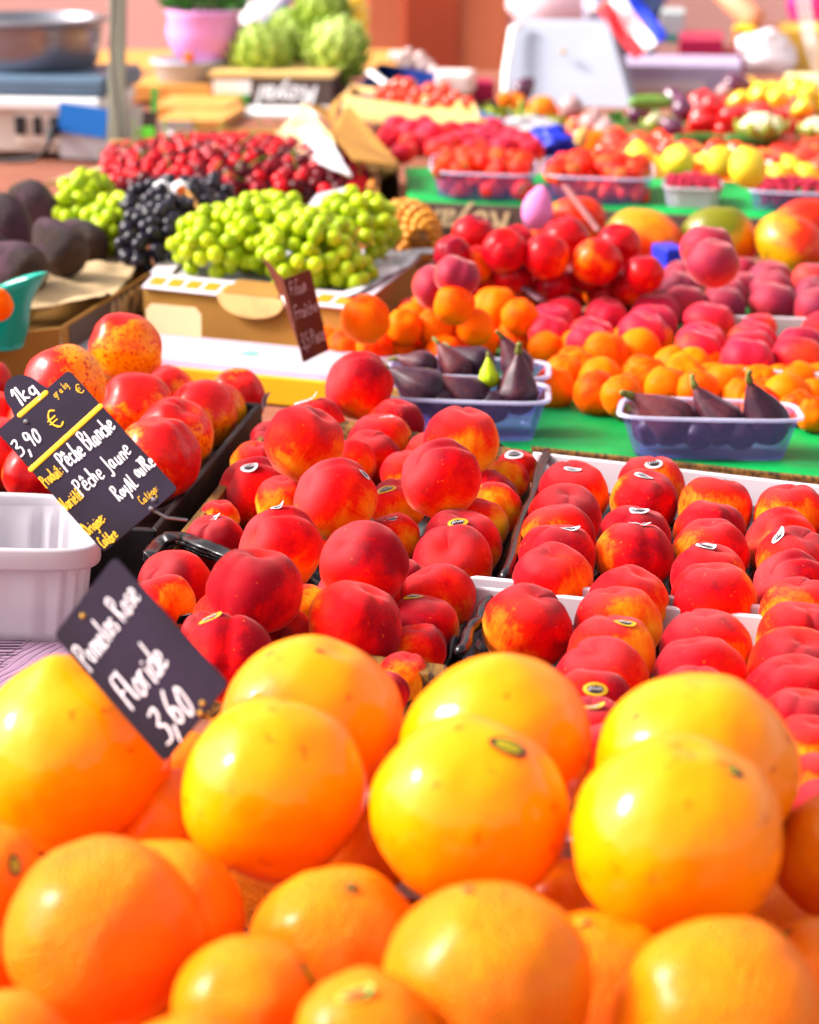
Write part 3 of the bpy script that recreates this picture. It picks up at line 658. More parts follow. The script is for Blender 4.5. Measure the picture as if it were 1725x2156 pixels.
# ------------------------------------------------------------------ trays, liners and crates around them
def pxq(fl, fr, br, bl, z): return [P(*fl, z), P(*fr, z), P(*br, z), P(*bl, z)]
def liner(label, c, fr_, zl=-.030, zc=-.052, lip=.012, mat='blackplastic', sc_=1.0):
    ps = [(it['p'].x, it['p'].y, it['R']) for it in fr_]
    def fz(x, y, u, v):
        z = zl + .006 * noise.noise(Vector((x * 45, y * 45, 3))) + .004 * noise.noise(Vector((x * 110, y * 110, 9)))
        for a, b, r in ps:
            d = ((x - a) ** 2 + (y - b) ** 2)
            if d < (r * 1.1) ** 2: z = min(z, zc + (zl - zc) * (d / (r * 1.1) ** 2) ** 2)
        e = min(u, 1 - u, v, 1 - v); z += lip * exp(-(e / .03) ** 2) * (1 + .5 * noise.noise(Vector((x * 14, y * 14, 5))))
        return Z0 + z
    return sheet('tray_liner', label, 'tray liner', c, fz, M[mat], 110, 90, 'black plastic liners cupping the peaches')
cf = pxq((985, 1214), (1950, 1312), (1950, 1046), (1120, 950), 0.002)
crate('fruit_tray', 'shallow white cardboard tray holding the far block of peaches', 'tray', cf, .002, .058, .006, M['whitecard'], skip=(3,))
cn = pxq((800, 1720), (1950, 1850), (1950, 1318), (975, 1218), 0.001)
cn[3] = cf[0] + Vector((-.004, -.012, 0)); cn[2] = cf[1] + Vector((0, -.012, 0))
crate('fruit_tray', 'shallow white cardboard tray holding the near block of peaches', 'tray', cn, -.001, .055, .006, M['whitecard'], skip=(3,))
liner('crinkled black plastic liner under the far block of peaches', pxq((1068, 1222), (1900, 1300), (1900, 1045), (1150, 955), -.01), tray_far)
liner('crinkled black plastic liner under the near block of peaches', pxq((960, 1390), (1900, 1500), (1900, 1325), (1030, 1262), -.012)[:0] or [P(900, 1640, -.012), P(1900, 1740, -.012), P(1900, 1322, -.012), P(1032, 1258, -.012)], tray_near)
ch = pxq((150, 1420), (880, 1500), (1145, 948), (590, 862), 0.0)
ch2 = [P(205, 1330, .0), P(960, 1425, .0), P(1120, 950, .0), P(592, 862, .0)]
crate('fruit_crate', 'dark wooden crate holding the heaped peaches', 'crate', ch2, .0, .06, .020, M['wood'], M['blackcard'], skip=(1,))
liner('black liner folded up around the peach heap', [P(245, 1300, -.02), P(950, 1400, -.02), P(1100, 960, -.02), P(610, 880, -.02)], heap, zl=-.034, lip=.020)
cz = [P(-330, 1080, .0), P(328, 1108, .0), P(552, 842, .0), P(-120, 775, .0)]
crate('fruit_crate', 'dark fibre crate holding the nectarines', 'crate', cz, -.004, .055, .008, M['blackcard'])
# black divider flap by the left front of the heap (edge of the punched liner)
mb = MB(); fp = smooth([(312, 1172), (338, 1142), (372, 1128), (430, 1146), (505, 1178)], 6)
for q_ in range(3):
    mb.tube([P(a.x + q_ * 4, a.y + q_ * 9, .010 - q_ * .006 + .002 * sin(i * .8 + q_)) for i, a in enumerate(fp)], [.0075 + .003 * noise.noise(Vector((i * .5, q_, 1))) for i in range(len(fp))], 6, flat=((.1, -.5, 1), .22))
tag(mb.build('liner_flap', M['blackplastic'], None, P(400, 1150, 0), True), 'torn black liner flap curling up beside the foot of the upper price board', 'liner')
for px_, lab in (((1062, 1215, 1152, 952), 'glossy black plastic strip dividing the peach heap from the far tray'), ((968, 1372, 1030, 1262), 'glossy black plastic edge beside the first peach of the near tray')):
    a, b = P(px_[0], px_[1], .0), P(px_[2], px_[3], .0); mb = MB(); n = 26
    pts = [a.lerp(b, i / n) + Vector((.0015 * sin(i * .5), 0, .0012 * noise.noise(Vector((i * .23, 1, 2))))) for i in range(n + 1)]
    mb.tube(pts, [.0050 + .0018 * noise.noise(Vector((i * .35, 4, 2))) for i in range(n + 1)], 8)
    tag(mb.build('plastic_strip', M['blackplastic'], None, a, True), lab, 'liner')
# green cover on the table between the trays
def gz(x, y, u, v): return Z0 - .052 + .0018 * noise.noise(Vector((x * 14, y * 14, 1))) - (.03 * max(0, .04 - v) / .04 if v < .04 else 0)
sheet('green_cover', 'bright green plastic sheet spread on the table between peach trays and apricots', 'table cover', [P(1085, 952, -.05), P(1960, 1046, -.05), P(2100, 560, -.05), P(760, 700, -.05)], gz, M['greencloth'], 90, 60, thick=.001)
mb = MB(); a, b = P(1120, 944, -.04), P(1960, 1034, -.04); mb.hexa([a + Vector((0, .001, -.012)), b + Vector((0, .001, -.012)), b + Vector((0, .012, -.012)), a + Vector((0, .012, -.012))], [a, b, b + Vector((0, .010, 0)), a + Vector((0, .010, 0))])
tag(mb.build('edge_strip', M['wood'], None, a), 'thin brown wooden strip along the front of the green cover', 'strip')

# ================================================================== white ribbed basket, left
def basket(label, c, z, h, mat, rimmat, rim=.010, lean=.08, ribs=0, group=None, name='punnet', wall=.0012, rimh=.004, ribr=.0012, rr=.12):
    ce = sum(c, Vector()) / 4; base = Vector((ce.x, ce.y, Z0 + z - h)); r = empty(name, base); tag(r, label, 'punnet' if name == 'punnet' else 'basket', group)
    def ringpts(scale, zz, n=48, off=0.0):
        out = []
        for i in range(n):
            a = 2 * pi * i / n; e = 2 / 5.5
            u = math.copysign(abs(cos(a)) ** e, cos(a)); v = math.copysign(abs(sin(a)) ** e, sin(a)); u = .5 + .5 * u * scale; v = .5 + .5 * v * scale
            p = (c[0] * (1 - u) + c[1] * u) * (1 - v) + (c[3] * (1 - u) + c[2] * u) * v
            d = Vector((p.x - ce.x, p.y - ce.y, 0)).normalized()
            out.append(Vector((p.x, p.y, Z0 + zz)) + d * off)
        return out
    n = 96; k = 9; vs = []
    for j in range(k + 1):
        f = j / k; zz = z - h * f; s = 1 - lean * f; ring = ringpts(s, zz, n)
        for i, p in enumerate(ring):
            if ribs and .12 < f < .92: 
                d = Vector((p.x - ce.x, p.y - ce.y, 0)).normalized(); p = p - d * ribr * (1 if (i * ribs // n) % 2 == 0 else 0)
            vs.append(p)
    bot = ringpts(1 - lean - .05, z - h - .0, n); vs += bot; k += 1
    fs = [(j * n + i, j * n + (i + 1) % n, (j + 1) * n + (i + 1) % n, (j + 1) * n + i) for j in range(k) for i in range(n)]
    fs.append(tuple(k * n + i for i in range(n)))
    me = mesh('basket_wall', [v - base for v in vs], fs, mat); o = link('wall', me, r); s = o.modifiers.new('t', 'SOLIDIFY'); s.thickness = wall
    a = ringpts(1.0, z, n, -.001); b = ringpts(1.0, z, n, rim)
    vs = a + b + [p + Vector((0, 0, -rimh)) for p in b] + [p + Vector((0, 0, -rimh)) for p in a]
    fs = [(j * n + i, j * n + (i + 1) % n, ((j + 1) % 4) * n + (i + 1) % n, ((j + 1) % 4) * n + i) for j in range(4) for i in range(n)]
    o = link('rim', mesh('rim', [v - base + Vector((0, 0, .0012)) for v in vs], fs, rimmat, False), r); bv = o.modifiers.new('b', 'BEVEL'); bv.width = rimh * .3; bv.segments = 3
    for pg in o.data.polygons: pg.use_smooth = True
    return r
basket('white ribbed plastic basket standing empty at the left edge', [P(-330, 1145, .03), P(205, 1160, .03), P(172, 1046, .03), P(-330, 1034, .03)], .03, .088, M['whitepl'], M['whitepl'], rim=.008, lean=.10, ribs=48, name='plastic_basket', rimh=.020, ribr=.0025)
# paper under it and the barcode box, wooden block
sheet('wrapping_paper', 'lilac printed paper lying under the white basket', 'paper', [P(-200, 1500, -.058), P(300, 1500, -.058), P(300, 1290, -.058), P(-200, 1290, -.058)], lambda x, y, u, v: Z0 - .058 + .001 * noise.noise(Vector((x * 20, y * 20, 1))), M['lilac'], 30, 20)
mb = MB()
for i in range(11):
    a = P(-60, 1338 + i * 6.0, -.0555); b = P(66 - i * 6.5, 1336 + i * 6.3, -.0555); wd = rnd.choice([.0007, .0012, .0018]); mb.tube([a, b], wd, 4, flat=((0, 0, 1), .2))
for i in range(9):
    pts = []
    for s in range(9):
        x = 100 + i * 16 - s * 22 - 30; y = 1345 + s * 13 + i * 4; pts.append(P(x + 5 * sin(s * 1.3 + i), y, -.0555))
    mb.tube(pts, .0003, 4, mi=1)
tag(mb.build('barcode_print', [M['stblack'], simple('purple_ink', (.16, .07, .16), .7)], None, P(0, 1380, -.0555)), 'black bars and fine purple lines printed on the lilac paper', 'print')
mb = MB(); a = [P(-60, 1330, -.055), P(18, 1325, -.055), P(22, 1262, -.055), P(-60, 1262, -.055)]; mb.hexa(a, [p + Vector((0, 0, .022)) for p in a])
tag(mb.build('wooden_block', M['wood'], None, P(-20, 1290, -.055), bevel=.002), 'rough brown wooden block at the left edge below the white basket', 'block')
# ================================================================== handwriting (pen strokes)
_A = [(.36, .44), (.14, .5), (.02, .22), (.12, .0), (.30, .12), (.37, .48), (.36, .1), (.46, .02)]
_E = [(.04, .26), (.34, .30), (.30, .50), (.10, .48), (.02, .18), (.14, .0), (.38, .08)]
GL = {
 'P': (.5, [[(.04, -.05), (.08, .98)], [(.02, .92), (.30, 1.0), (.46, .80), (.34, .56), (.08, .48)]]), 'e': (.44, [_E]), 'E': (.5, [[(.4, 1), (.05, .98), (.05, .02), (.42, 0)], [(.05, .5), (.36, .52)]]),
 'ê': (.44, [_E, [(.08, .64), (.2, .84), (.32, .64)]]), 'é': (.44, [_E, [(.14, .66), (.3, .86)]]), 'î': (.2, [[(.08, .5), (.08, .08), (.16, 0)], [(.0, .64), (.1, .84), (.2, .64)]]),
 'c': (.38, [[(.34, .44), (.18, .52), (.03, .26), (.14, .0), (.36, .08)]]), 'h': (.44, [[(.06, 1.0), (.05, .0)], [(.05, .3), (.20, .50), (.32, .40), (.32, .02)]]),
 'B': (.52, [[(.06, .98), (.06, .0)], [(.02, .96), (.34, .98), (.40, .72), (.10, .52), (.42, .46), (.44, .12), (.24, .0), (.02, .02)]]), 'l': (.22, [[(.10, 1.0), (.06, .14), (.16, .0)]]),
 'a': (.48, [_A]), 'n': (.46, [[(.05, .5), (.06, .0)], [(.06, .32), (.20, .50), (.34, .40), (.34, .02)]]), 'u': (.46, [[(.05, .5), (.06, .08), (.20, .0), (.34, .16), (.36, .5), (.37, .0)]]),
 'J': (.4, [[(.30, 1.0), (.28, .0), (.16, -.26), (.0, -.16)]]), 'j': (.3, [[(.18, .5), (.16, -.2), (.0, -.3)], [(.18, .68), (.19, .72)]]), 'o': (.42, [[(.20, .5), (.03, .3), (.12, .0), (.34, .12), (.34, .42), (.18, .5)]]),
 'y': (.42, [[(.04, .5), (.10, .2), (.24, .16)], [(.36, .52), (.22, -.1), (.06, -.36)]]), 'R': (.52, [[(.05, 0), (.06, .96)], [(.02, .92), (.34, .98), (.38, .66), (.08, .48), (.44, .0)]]), 'O': (.5, [[(.24, 1), (.04, .6), (.10, .05), (.36, .04), (.44, .6), (.24, 1)]]),
 'A': (.5, [[(.02, 0), (.22, 1), (.42, 0)], [(.10, .4), (.36, .4)]]), 'L': (.4, [[(.05, 1), (.05, .02), (.36, .02)]]), 'T': (.46, [[(.0, .96), (.46, 1.0)], [(.24, .98), (.20, .0)]]), 'm': (.62, [[(.05, .5), (.05, .0)], [(.05, .32), (.18, .5), (.27, .38), (.27, .02)], [(.27, .32), (.42, .5), (.52, .38), (.52, .02)]]),
 's': (.34, [[(.30, .46), (.12, .5), (.08, .34), (.28, .18), (.20, .0), (.0, .04)]]), 'F': (.46, [[(.44, 1), (.06, .96), (.05, .0)], [(.06, .5), (.34, .54)]]), 'i': (.18, [[(.07, .5), (.07, .06), (.14, .0)], [(.08, .68), (.09, .72)]]),
 'd': (.46, [[(.34, .44), (.14, .5), (.02, .22), (.12, .0), (.32, .14)], [(.38, 1.0), (.36, .0)]]), 'r': (.34, [[(.05, .5), (.06, .0)], [(.06, .3), (.18, .48), (.32, .46)]]), '3': (.46, [[(.04, .92), (.34, .98), (.36, .74), (.14, .54), (.40, .40), (.32, .06), (.0, .04)]]),
 '9': (.42, [[(.36, .86), (.14, .98), (.04, .66), (.22, .52), (.38, .78), (.32, .0)]]), '0': (.42, [[(.20, .92), (.04, .5), (.14, .04), (.36, .2), (.36, .76), (.20, .92)]]), '6': (.42, [[(.34, .98), (.08, .6), (.06, .14), (.24, .0), (.38, .24), (.22, .48), (.06, .3)]]),
 '1': (.28, [[(.0, .72), (.18, 1.0), (.16, .0)]]), '5': (.44, [[(.38, .98), (.08, .94), (.06, .56), (.34, .52), (.34, .10), (.02, .0)]]), 'k': (.42, [[(.06, 1), (.05, 0)], [(.34, .52), (.08, .26), (.36, .0)]]), 'g': (.42, [[(.34, .44), (.14, .5), (.02, .26), (.14, .06), (.34, .2)], [(.36, .5), (.32, -.26), (.04, -.3)]]),
 'G': (.5, [[(.4, .9), (.2, 1), (.03, .5), (.16, 0), (.42, .1), (.42, .42), (.24, .42)]]), ',': (.24, [[(.14, .14), (.12, .02), (.02, -.30)]]), ':': (.2, [[(.08, .12), (.09, .16)], [(.08, .42), (.09, .46)]]), ' ': (.26, []), 'V': (.46, [[(.0, 1.), (.20, .0), (.44, 1.)]]), 't': (.32, [[(.14, .86), (.12, .06), (.26, .0)], [(.0, .54), (.28, .56)]]),
 'D': (.5, [[(.05, .98), (.05, .02)], [(.0, .98), (.32, .92), (.44, .5), (.30, .04), (.0, .0)]]), 'C': (.44, [[(.4, .9), (.2, 1), (.03, .5), (.16, 0), (.42, .1)]]), 'b': (.42, [[(.06, 1.), (.05, .04), (.26, .0), (.36, .3), (.2, .5), (.06, .34)]]), '€': (.56, [[(.54, .86), (.34, 1.0), (.12, .7), (.12, .3), (.32, .0), (.54, .12)], [(.0, .60), (.42, .62)], [(.0, .40), (.40, .42)]]),
 '€': (.56, [[(.54, .86), (.34, 1.0), (.12, .7), (.12, .3), (.32, .0), (.54, .12)], [(.0, .60), (.42, .62)], [(.0, .40), (.40, .42)]]), 'q': (.44, [[(.34, .44), (.14, .5), (.02, .22), (.12, .0), (.34, .14)], [(.36, .5), (.36, -.4)]]),
}
def write(mb, text, o, ex, ey, size, width=None, pen=.05, n=None, slant=0.0, mi=0, jit=.03, squash=.16, sd=1):
    """hand-written text from o along unit-like vectors ex (reading direction) and ey (up); width = fitted total width"""
    adv = sum(GL[c][0] + .10 for c in text); xs = 1.0 if width is None else width / (adv * size)
    n = n or ex.cross(ey).normalized(); x = 0; r_ = random.Random(sd)
    for c in text:
        wd, st = GL[c]; dy = r_.uniform(-jit, jit) * 2; k = 1 + r_.uniform(-jit, jit) * 2
        rt = r_.uniform(-.10, .10)
        for s in st:
            pts = [o + ex * ((x + px_ * k) * size * xs + slant * py_ * size) + ey * ((py_ * k + dy) * size) + n * .0004 for px_, py_ in [(q.x * cos(rt) + q.y * sin(rt), q.y * cos(rt) - q.x * sin(rt)) for q in smooth([(a, b) for a, b in s])]]
            mb.tube(pts, [pen * size * .70 * (1 + .2 * r_.uniform(-1, 1)) for _ in pts], 6, mi, flat=(n, squash))
        x += wd + .10

def board(name, label, L_, T_, R_, mat, w_h=None, tab=None, thick=.0016, rad=.004):
    """slate card: L_ top-left corner, T_ top-right corner, R_ bottom-right corner (as read)"""
    O = L_; ex = (T_ - L_); ey = (R_ - T_); ey = ey - ex * (ey.dot(ex) / ex.length_squared)      # square corners
    W, Hh = ex.length, ey.length; x = ex.normalized(); y = -ey.normalized(); n = x.cross(y).normalized()
    root = empty(name, O + ey * 1.0 + ex * .5); tag(root, label, 'price sign', 'price boards standing in the fruit')
    out = []
    def arc(cx, cy, r, a0, a1, k=6): return [(cx + r * cos(a0 + (a1 - a0) * i / k), cy + r * sin(a0 + (a1 - a0) * i / k)) for i in range(k + 1)]
    r = rad
    out += arc(r, -r, r, pi, pi / 2)
    if tab: out += [(tab[0] * W - .002, 0)] + [(tab[0] * W + (tab[1] - tab[0]) * W * (1 - cos(pi * i / 20)) / 2, tab[2] * Hh * sin(pi * i / 20) ** .75) for i in range(1, 20)] + [(tab[1] * W + .002, 0)]
    out += arc(W - r, -r, r, pi / 2, 0); out += arc(W - r, -Hh + r, r, 0, -pi / 2); out += arc(r, -Hh + r, r, -pi / 2, -pi)
    pts = [O + x * a + y * b for a, b in out]; k = len(pts)
    mb = MB(); vs = pts + [p - n * thick for p in pts]
    mb.add(vs, [tuple(range(k - 1, -1, -1)), tuple(range(k, 2 * k))] + [(i, (i + 1) % k, k + (i + 1) % k, k + i) for i in range(k)])
    under(root, mb, 'board', mat)
    def at(u, v): return O + x * (u * W) + y * (-v * Hh)
    return root, at, x, y, n, W, Hh

# upper board
f = lambda x, y, t: Q(x, y, t)
root, at, x, y, n, W, Hh = board('price_board', 'dark slate price board with a round 1kg tab, reading Pêche Blanche in white', f(-8, 908, 1.89), f(145, 779, 1.90), f(374, 1030, 1.85), M['slate'], tab=(.27, .68, .20))
mb = MB()
def wr(t, u, v, h, wd, pen=.06, sl=.0, ang=0, sd=1): write(mb, t, at(u, v) + n * .0002, (x * cos(ang) + y * sin(ang)), (y * cos(ang) - x * sin(ang)), h * Hh, wd * W, pen, n, sl, sd=sd)
wr('1kg', .36, -.02, .115, .27, .075, .05); wr('3,90', .015, .235, .105, .30, .07, .1, sd=2)
wr('Pêche Blanche', .27, .475, .125, .70, .055, .04, sd=3); wr('Pêche Jaune', .22, .655, .115, .70, .055, .04, sd=4)
wr('RoyAL', .47, .83, .10, .27, .06, .0, sd=5); wr('ouTRe', .78, .80, .10, .23, .06, .0, sd=6)
under(root, mb, 'chalk_writing', M['chalk'])
mb = MB()
wr('€', .46, .235, .115, .15, .06); wr('€', .905, .165, .06, .075, .06); wr('gr à kg'.replace('à', 'a'), .70, .085, .05, .19, .05, sd=3)
wr('Produit:', .0, .475, .085, .25, .055, sd=7); wr('Variété:', .0, .665, .085, .25, .055, sd=8); wr('Origine:', .0, .865, .085, .25, .055, sd=9); wr('Calibre', .03, .985, .075, .2, .055, sd=10); wr('Catégo:', .62, .935, .055, .24, .05, sd=11)
under(root, mb, 'yellow_print', M['yellowink'])
for (a_, b_) in ((at(.0, .325), at(.995, .305)), (at(.29, .02), at(.665, .018))):
    mb = MB(); mb.tube([a_ + n * .0003, b_ + n * .0003], .0024, 8, flat=(n, .2)); under(root, mb, 'yellow_line', M['yellowink'])
for u, v in ((.30, .075), (.66, .985), (.74, .955)):
    mb = MB(); mb.tube([at(u, v) - n * .001, at(u, v) + n * .0006], .0022, 10); under(root, mb, 'rivet', M['metal'])
mb = MB(); mb.tube([at(.66, .985) - n * .003, at(.72, 1.07) - n * .006, at(.86, 1.14) - n * .012], .0012, 6)
under(root, mb, 'steel_pin', M['metal'])

# lower board
root, at, x, y, n, W, Hh = board('price_board', 'dark slate price board reading Pomelos Rose Floride 3,60, standing among the grapefruits', f(113, 1338, 1.46), f(241, 1172, 1.44), f(481, 1440, 1.401), M['slate'])
mb = MB()
wr('Pomelos Rose', .05, .315, .170, .90, .045, .03, .06, sd=12); wr('Floride', .11, .655, .21, .62, .045, .04, .0, sd=13); wr('3,60', .15, .945, .21, .46, .048, .1, sd=14)
under(root, mb, 'chalk_writing', M['chalk'])
for u, v in ((.36, .07), (.60, .98), (.68, .955)):
    mb = MB(); mb.tube([at(u, v) - n * .001, at(u, v) + n * .0006], .0018, 10); under(root, mb, 'rivet', M['brass'])
mb = MB(); mb.tube([at(.60, .98) - n * .003, at(.62, 1.15) - n * .006, at(.62, 1.35) - n * .012], .0012, 6)
under(root, mb, 'steel_pin', M['brass'])

# small folded board on the white box
root, at, x, y, n, W, Hh = board('price_board', 'small brown folded price board for figs standing on the white printed box', f(599, 588, 2.84), f(654, 566, 2.91), f(687, 740, 2.92), M['brownslate'], rad=.002)
mb = MB()
wr('FiGue', .10, .22, .16, .62, .06, sd=15); wr('Fraîche', .08, .50, .16, .86, .06, sd=16); wr('3,5 Pièce'.replace('è', 'e'), .06, .85, .17, .90, .06, sd=17)
under(root, mb, 'faded_writing', M['palechalk'])
b0 = at(0, 0); b1 = at(0, .9)
mb = MB(); c = [f(637, 770, 2.86), f(598, 640, 2.93), f(552, 537, 3.02), f(592, 570, 2.90)]; vs = [b1, c[1], c[2], b0]
mb.add(vs + [v - x * .0016 for v in vs], [(0, 1, 2, 3), (7, 6, 5, 4), (0, 1, 5, 4), (1, 2, 6, 5), (2, 3, 7, 6), (3, 0, 4, 7)]); under(root, mb, 'back_leaf', M['brownslate'])
mb = MB(); m0 = vs[0].lerp(vs[3], .35); m1 = vs[0].lerp(vs[3], .92); m2 = vs[1].lerp(vs[2], .12); m3 = vs[1].lerp(vs[2], .55); o_ = -FW * .002 + x * .0005
mb.add([m0 + o_, m2 + o_, m3 + o_, m1 + o_], [(0, 1, 2, 3)]); under(root, mb, 'label', M['white'])

# ================================================================== figs, punnets
def figset(items, label, cnt):
    for i, it in enumerate(items):
        p = Q(it['x'], it['y'], it['t']); q = rot_to(it['ax'], rnd.uniform(0, 6)); R_ = it['r'] * it['t'] / F
        k = 'fig'; o = fruit(k, 'fig', it['lab'], 'fig', p, R_, q, 'figs in the clear punnets', extra=('stalk', STALK_FIG))
        if it.get('green'): 
            o.data = o.data.copy(); o.data.materials[0] = M['berry_green']
def fg(x, y, r, t, ax, lab, **k): d = dict(x=x, y=y, r=r, t=t, ax=ax, lab=lab); d.update(k); return d
pr = [P(1305, 878, .0) + Vector((0, 0, 0)), P(1690, 886, .0), P(1665, 848, .0), P(1318, 835, .0)]
basket('clear plastic punnet of figs on the green cover, right', pr, .0, .048, M['clear'], M['clearrim'], rim=.006, lean=.16, ribs=36, group='clear fig punnets')
pl = [P(806, 838, .0), P(1152, 850, .0), P(1148, 806, .0), P(815, 790, .0)]
basket('clear plastic punnet of figs behind the top peach, left', pl, .0, .048, M['clear'], M['clearrim'], rim=.006, lean=.16, ribs=36, group='clear fig punnets')
pl2 = [P(820, 786, .0), P(1152, 798, .0), P(1150, 760, .0), P(830, 748, .0)]
basket('clear plastic punnet of figs, back one of the left pair', pl2, .0, .048, M['clear'], M['clearrim'], rim=.006, lean=.16, ribs=36, group='clear fig punnets')
T_ = depth(sum(pr, Vector()) / 4)
figset([fg(1412, 886, 62, T_, (-.80, .1, .62), 'pale purple fig pointing up left in the right punnet'), fg(1515, 890, 58, T_, (-.62, .1, .68), 'dark fig in the middle of the right punnet'),
        fg(1612, 886, 60, T_, (-.45, .0, .85), 'darkest fig at the right end of the right punnet'), fg(1450, 905, 36, T_ + .03, (-.7, .3, .5), 'small fig lying low between two others in the right punnet'), fg(1365, 905, 40, T_ + .01, (-.3, .6, .3), 'fig low at the left end of the right punnet, under the pale one'), fg(1560, 912, 42, T_ - .005, (.2, .6, .3), 'fig low between the middle and the darkest fig'), fg(1470, 915, 40, T_ - .012, (-.5, .5, .1), 'fig at the bottom of the right punnet, seen through its wall')], '', 4)
T_ = depth(sum(pl, Vector()) / 4)
figset([fg(895, 822, 58, T_, (-.80, .1, .5), 'reddish fig lying at the left end of the left punnet'), fg(990, 838, 54, T_, (-.82, -.1, .45), 'purple fig low in the middle of the left punnet'), fg(1090, 826, 54, T_ - .0, (.05, .1, 1), 'upright dark fig at the right end of the left punnet'),
        fg(1030, 795, 27, T_, (-.1, .0, 1), 'small green fig wedged among the purple ones', green=1), fg(930, 852, 44, T_ - .005, (-.5, .5, .2), 'fig at the bottom of the left punnet, seen through its wall'), fg(1040, 856, 42, T_ - .005, (.4, .6, .2), 'fig low beside the upright one, seen through the punnet wall')], '', 4)
T_ = depth(sum(pl2, Vector()) / 4)
figset([fg(960, 775, 40, T_, (-.55, .1, .75), 'dark fig leaning left in the back left punnet'), fg(1005, 765, 42, T_ + .02, (-.9, .2, .35), 'dark fig lying across the back left punnet'), fg(1088, 768, 42, T_, (-.35, .1, .9), 'pale sheened fig at the right end of the back left punnet'), fg(890, 768, 36, T_, (-.9, .1, .3), 'dark fig at the left end of the back left punnet')], '', 4)

# ================================================================== white printed box and cardboard tray
z_ = -.028
bl = [P(0, 741, z_), P(860, 822, z_), P(842, 752, z_), P(150, 684, z_)]
r = empty('flat_box', sum(bl, Vector()) / 4 - Vector((0, 0, .03))); tag(r, 'flat yellow cardboard box with a white printed top behind the nectarines', 'box')
mb = MB(); lo_ = [p + Vector((0, 0, -.034)) for p in bl]; mb.hexa(lo_, bl); under(r, mb, 'yellow_body', M['yellowcard'], bevel=.001)
def onb(u, v, dz=.0012): return (bl[0] * (1 - u) + bl[1] * u) * (1 - v) + (bl[3] * (1 - u) + bl[2] * u) * v + Vector((0, 0, dz))
mb = MB(); q = [onb(.003, .04), onb(.997, .04), onb(.998, .985), onb(.01, .985)]; mb.hexa([p - Vector((0, 0, .001)) for p in q], q); under(r, mb, 'printed_top', M['boxprint'])
mb = MB()
mb.tube([onb(.02, .10, .0016), onb(.98, .10, .0016)], .0022, 4, 1, flat=((0, 0, 1), .15)); mb.tube([onb(.02, .17, .0016), onb(.98, .17, .0016)], .0012, 4, 1, flat=((0, 0, 1), .15)); mb.tube([onb(.25, .93, .0016), onb(.98, .90, .0016)], .0012, 4, 1, flat=((0, 0, 1), .15))
for (u, v, l, m_) in [(.30, .62, .03, 0), (.28, .45, .04, 0), (.35, .42, .03, 0), (.46, .66, .03, 0), (.48, .45, .05, 0), (.52, .32, .05, 0), (.44, .5, .04, 2), (.20, .6, .08, 2), (.18, .4, .06, 2), (.63, .62, .07, 2), (.62, .5, .07, 2), (.61, .38, .07, 2), (.60, .28, .07, 2), (.70, .55, .08, 2), (.69, .42, .08, 2)]:
    mb.tube([onb(u, v, .0016), onb(u + l, v, .0016)], .0026, 4, m_, flat=((0, 0, 1), .15))
q = [onb(.565, .55, .0014), onb(.605, .55, .0014), onb(.615, .68, .0014), onb(.575, .68, .0014)]; mb.hexa(q, [p + Vector((0, 0, .0006)) for p in q], 0)
under(r, mb, 'print', [M['mint'], M['pinkline'], M['greyprint']])
a = onb(.245, .97, 0); b = onb(.415, .97, 0); up_ = Vector((0, .004, .040)); mb = MB()
q = [a, b, b + up_ * .8, b + up_ - (b - a).normalized() * .008, a + up_ + (b - a).normalized() * .008, a + up_ * .8]; th_ = Vector((0, .0025, 0))
mb.add(q + [p + th_ for p in q], [(5, 4, 3, 2, 1, 0), (6, 7, 8, 9, 10, 11)] + [(i, (i + 1) % 6, 6 + (i + 1) % 6, 6 + i) for i in range(6)]); under(r, mb, 'tab', M['creamcard'])
for i in range(8):
    pass

# grape tray
zt = .016
gt = [P(300, 606, zt), P(742, 652, zt), P(878, 545, zt), P(395, 500, zt)]
rt_ = crate('grape_tray', 'brown cardboard tray with a white rim carrying the heaped grapes', 'tray', gt, zt, .078, .004, M['card'])
ce = rt_.location; lw = []
def ing(u, v, z=zt): p = (gt[0] * (1 - u) + gt[1] * u) * (1 - v) + (gt[3] * (1 - u) + gt[2] * u) * v; return Vector((p.x, p.y, Z0 + z))
for (a0, a1, b0, b1, nm) in ((0, 1, -.02, .24, 'rim'), (.9, 1.02, .24, 1, 'rim'), (-.02, .08, .24, 1, 'rim')):
    mb = MB(); q = [ing(a0, b0), ing(a1, b0), ing(a1, b1), ing(a0, b1)]; mb.hexa([p + Vector((0, 0, .001)) for p in q], [p + Vector((0, 0, .003)) for p in q]); under(rt_, mb, nm, M['whitecard'], bevel=.0008)
OP = simple('orange_print', (.75, .22, .0), .6)
for i in range(11):
    mb = MB(); u0 = .02 + i * .088
    if .38 < u0 < .60: continue
    q = [ing(u0, .03), ing(u0 + .066, .03), ing(u0 + .064, .16), ing(u0 + .002, .16)]; mb.hexa([p + Vector((0, 0, .0032)) for p in q], [p + Vector((0, 0, .0038)) for p in q]); under(rt_, mb, 'printed_patch', OP)
mb = MB(); cc = ing(.53, -.01); ax_ = (gt[1] - gt[0]).normalized(); n_ = 18; vs = []
for i in range(n_ + 1):
    a = pi * i / n_; vs.append(cc + ax_ * (.052 * cos(a)) + Vector((-.0, -.006, -.030 * sin(a) ** .8)) + Vector((0, 0, .0065)))
mb.add(vs + [v + Vector((0, -.003, 0)) for v in vs], [tuple(range(n_ + 1)), tuple(range(2 * n_ + 1, n_, -1))] + [(i, i + 1, n_ + 2 + i, n_ + 1 + i) for i in range(n_)])
under(rt_, mb, 'flap', simple('light_cardboard_flap', (.72, .42, .17), .8, .2, 40, stretch=(1, .1, 1)))
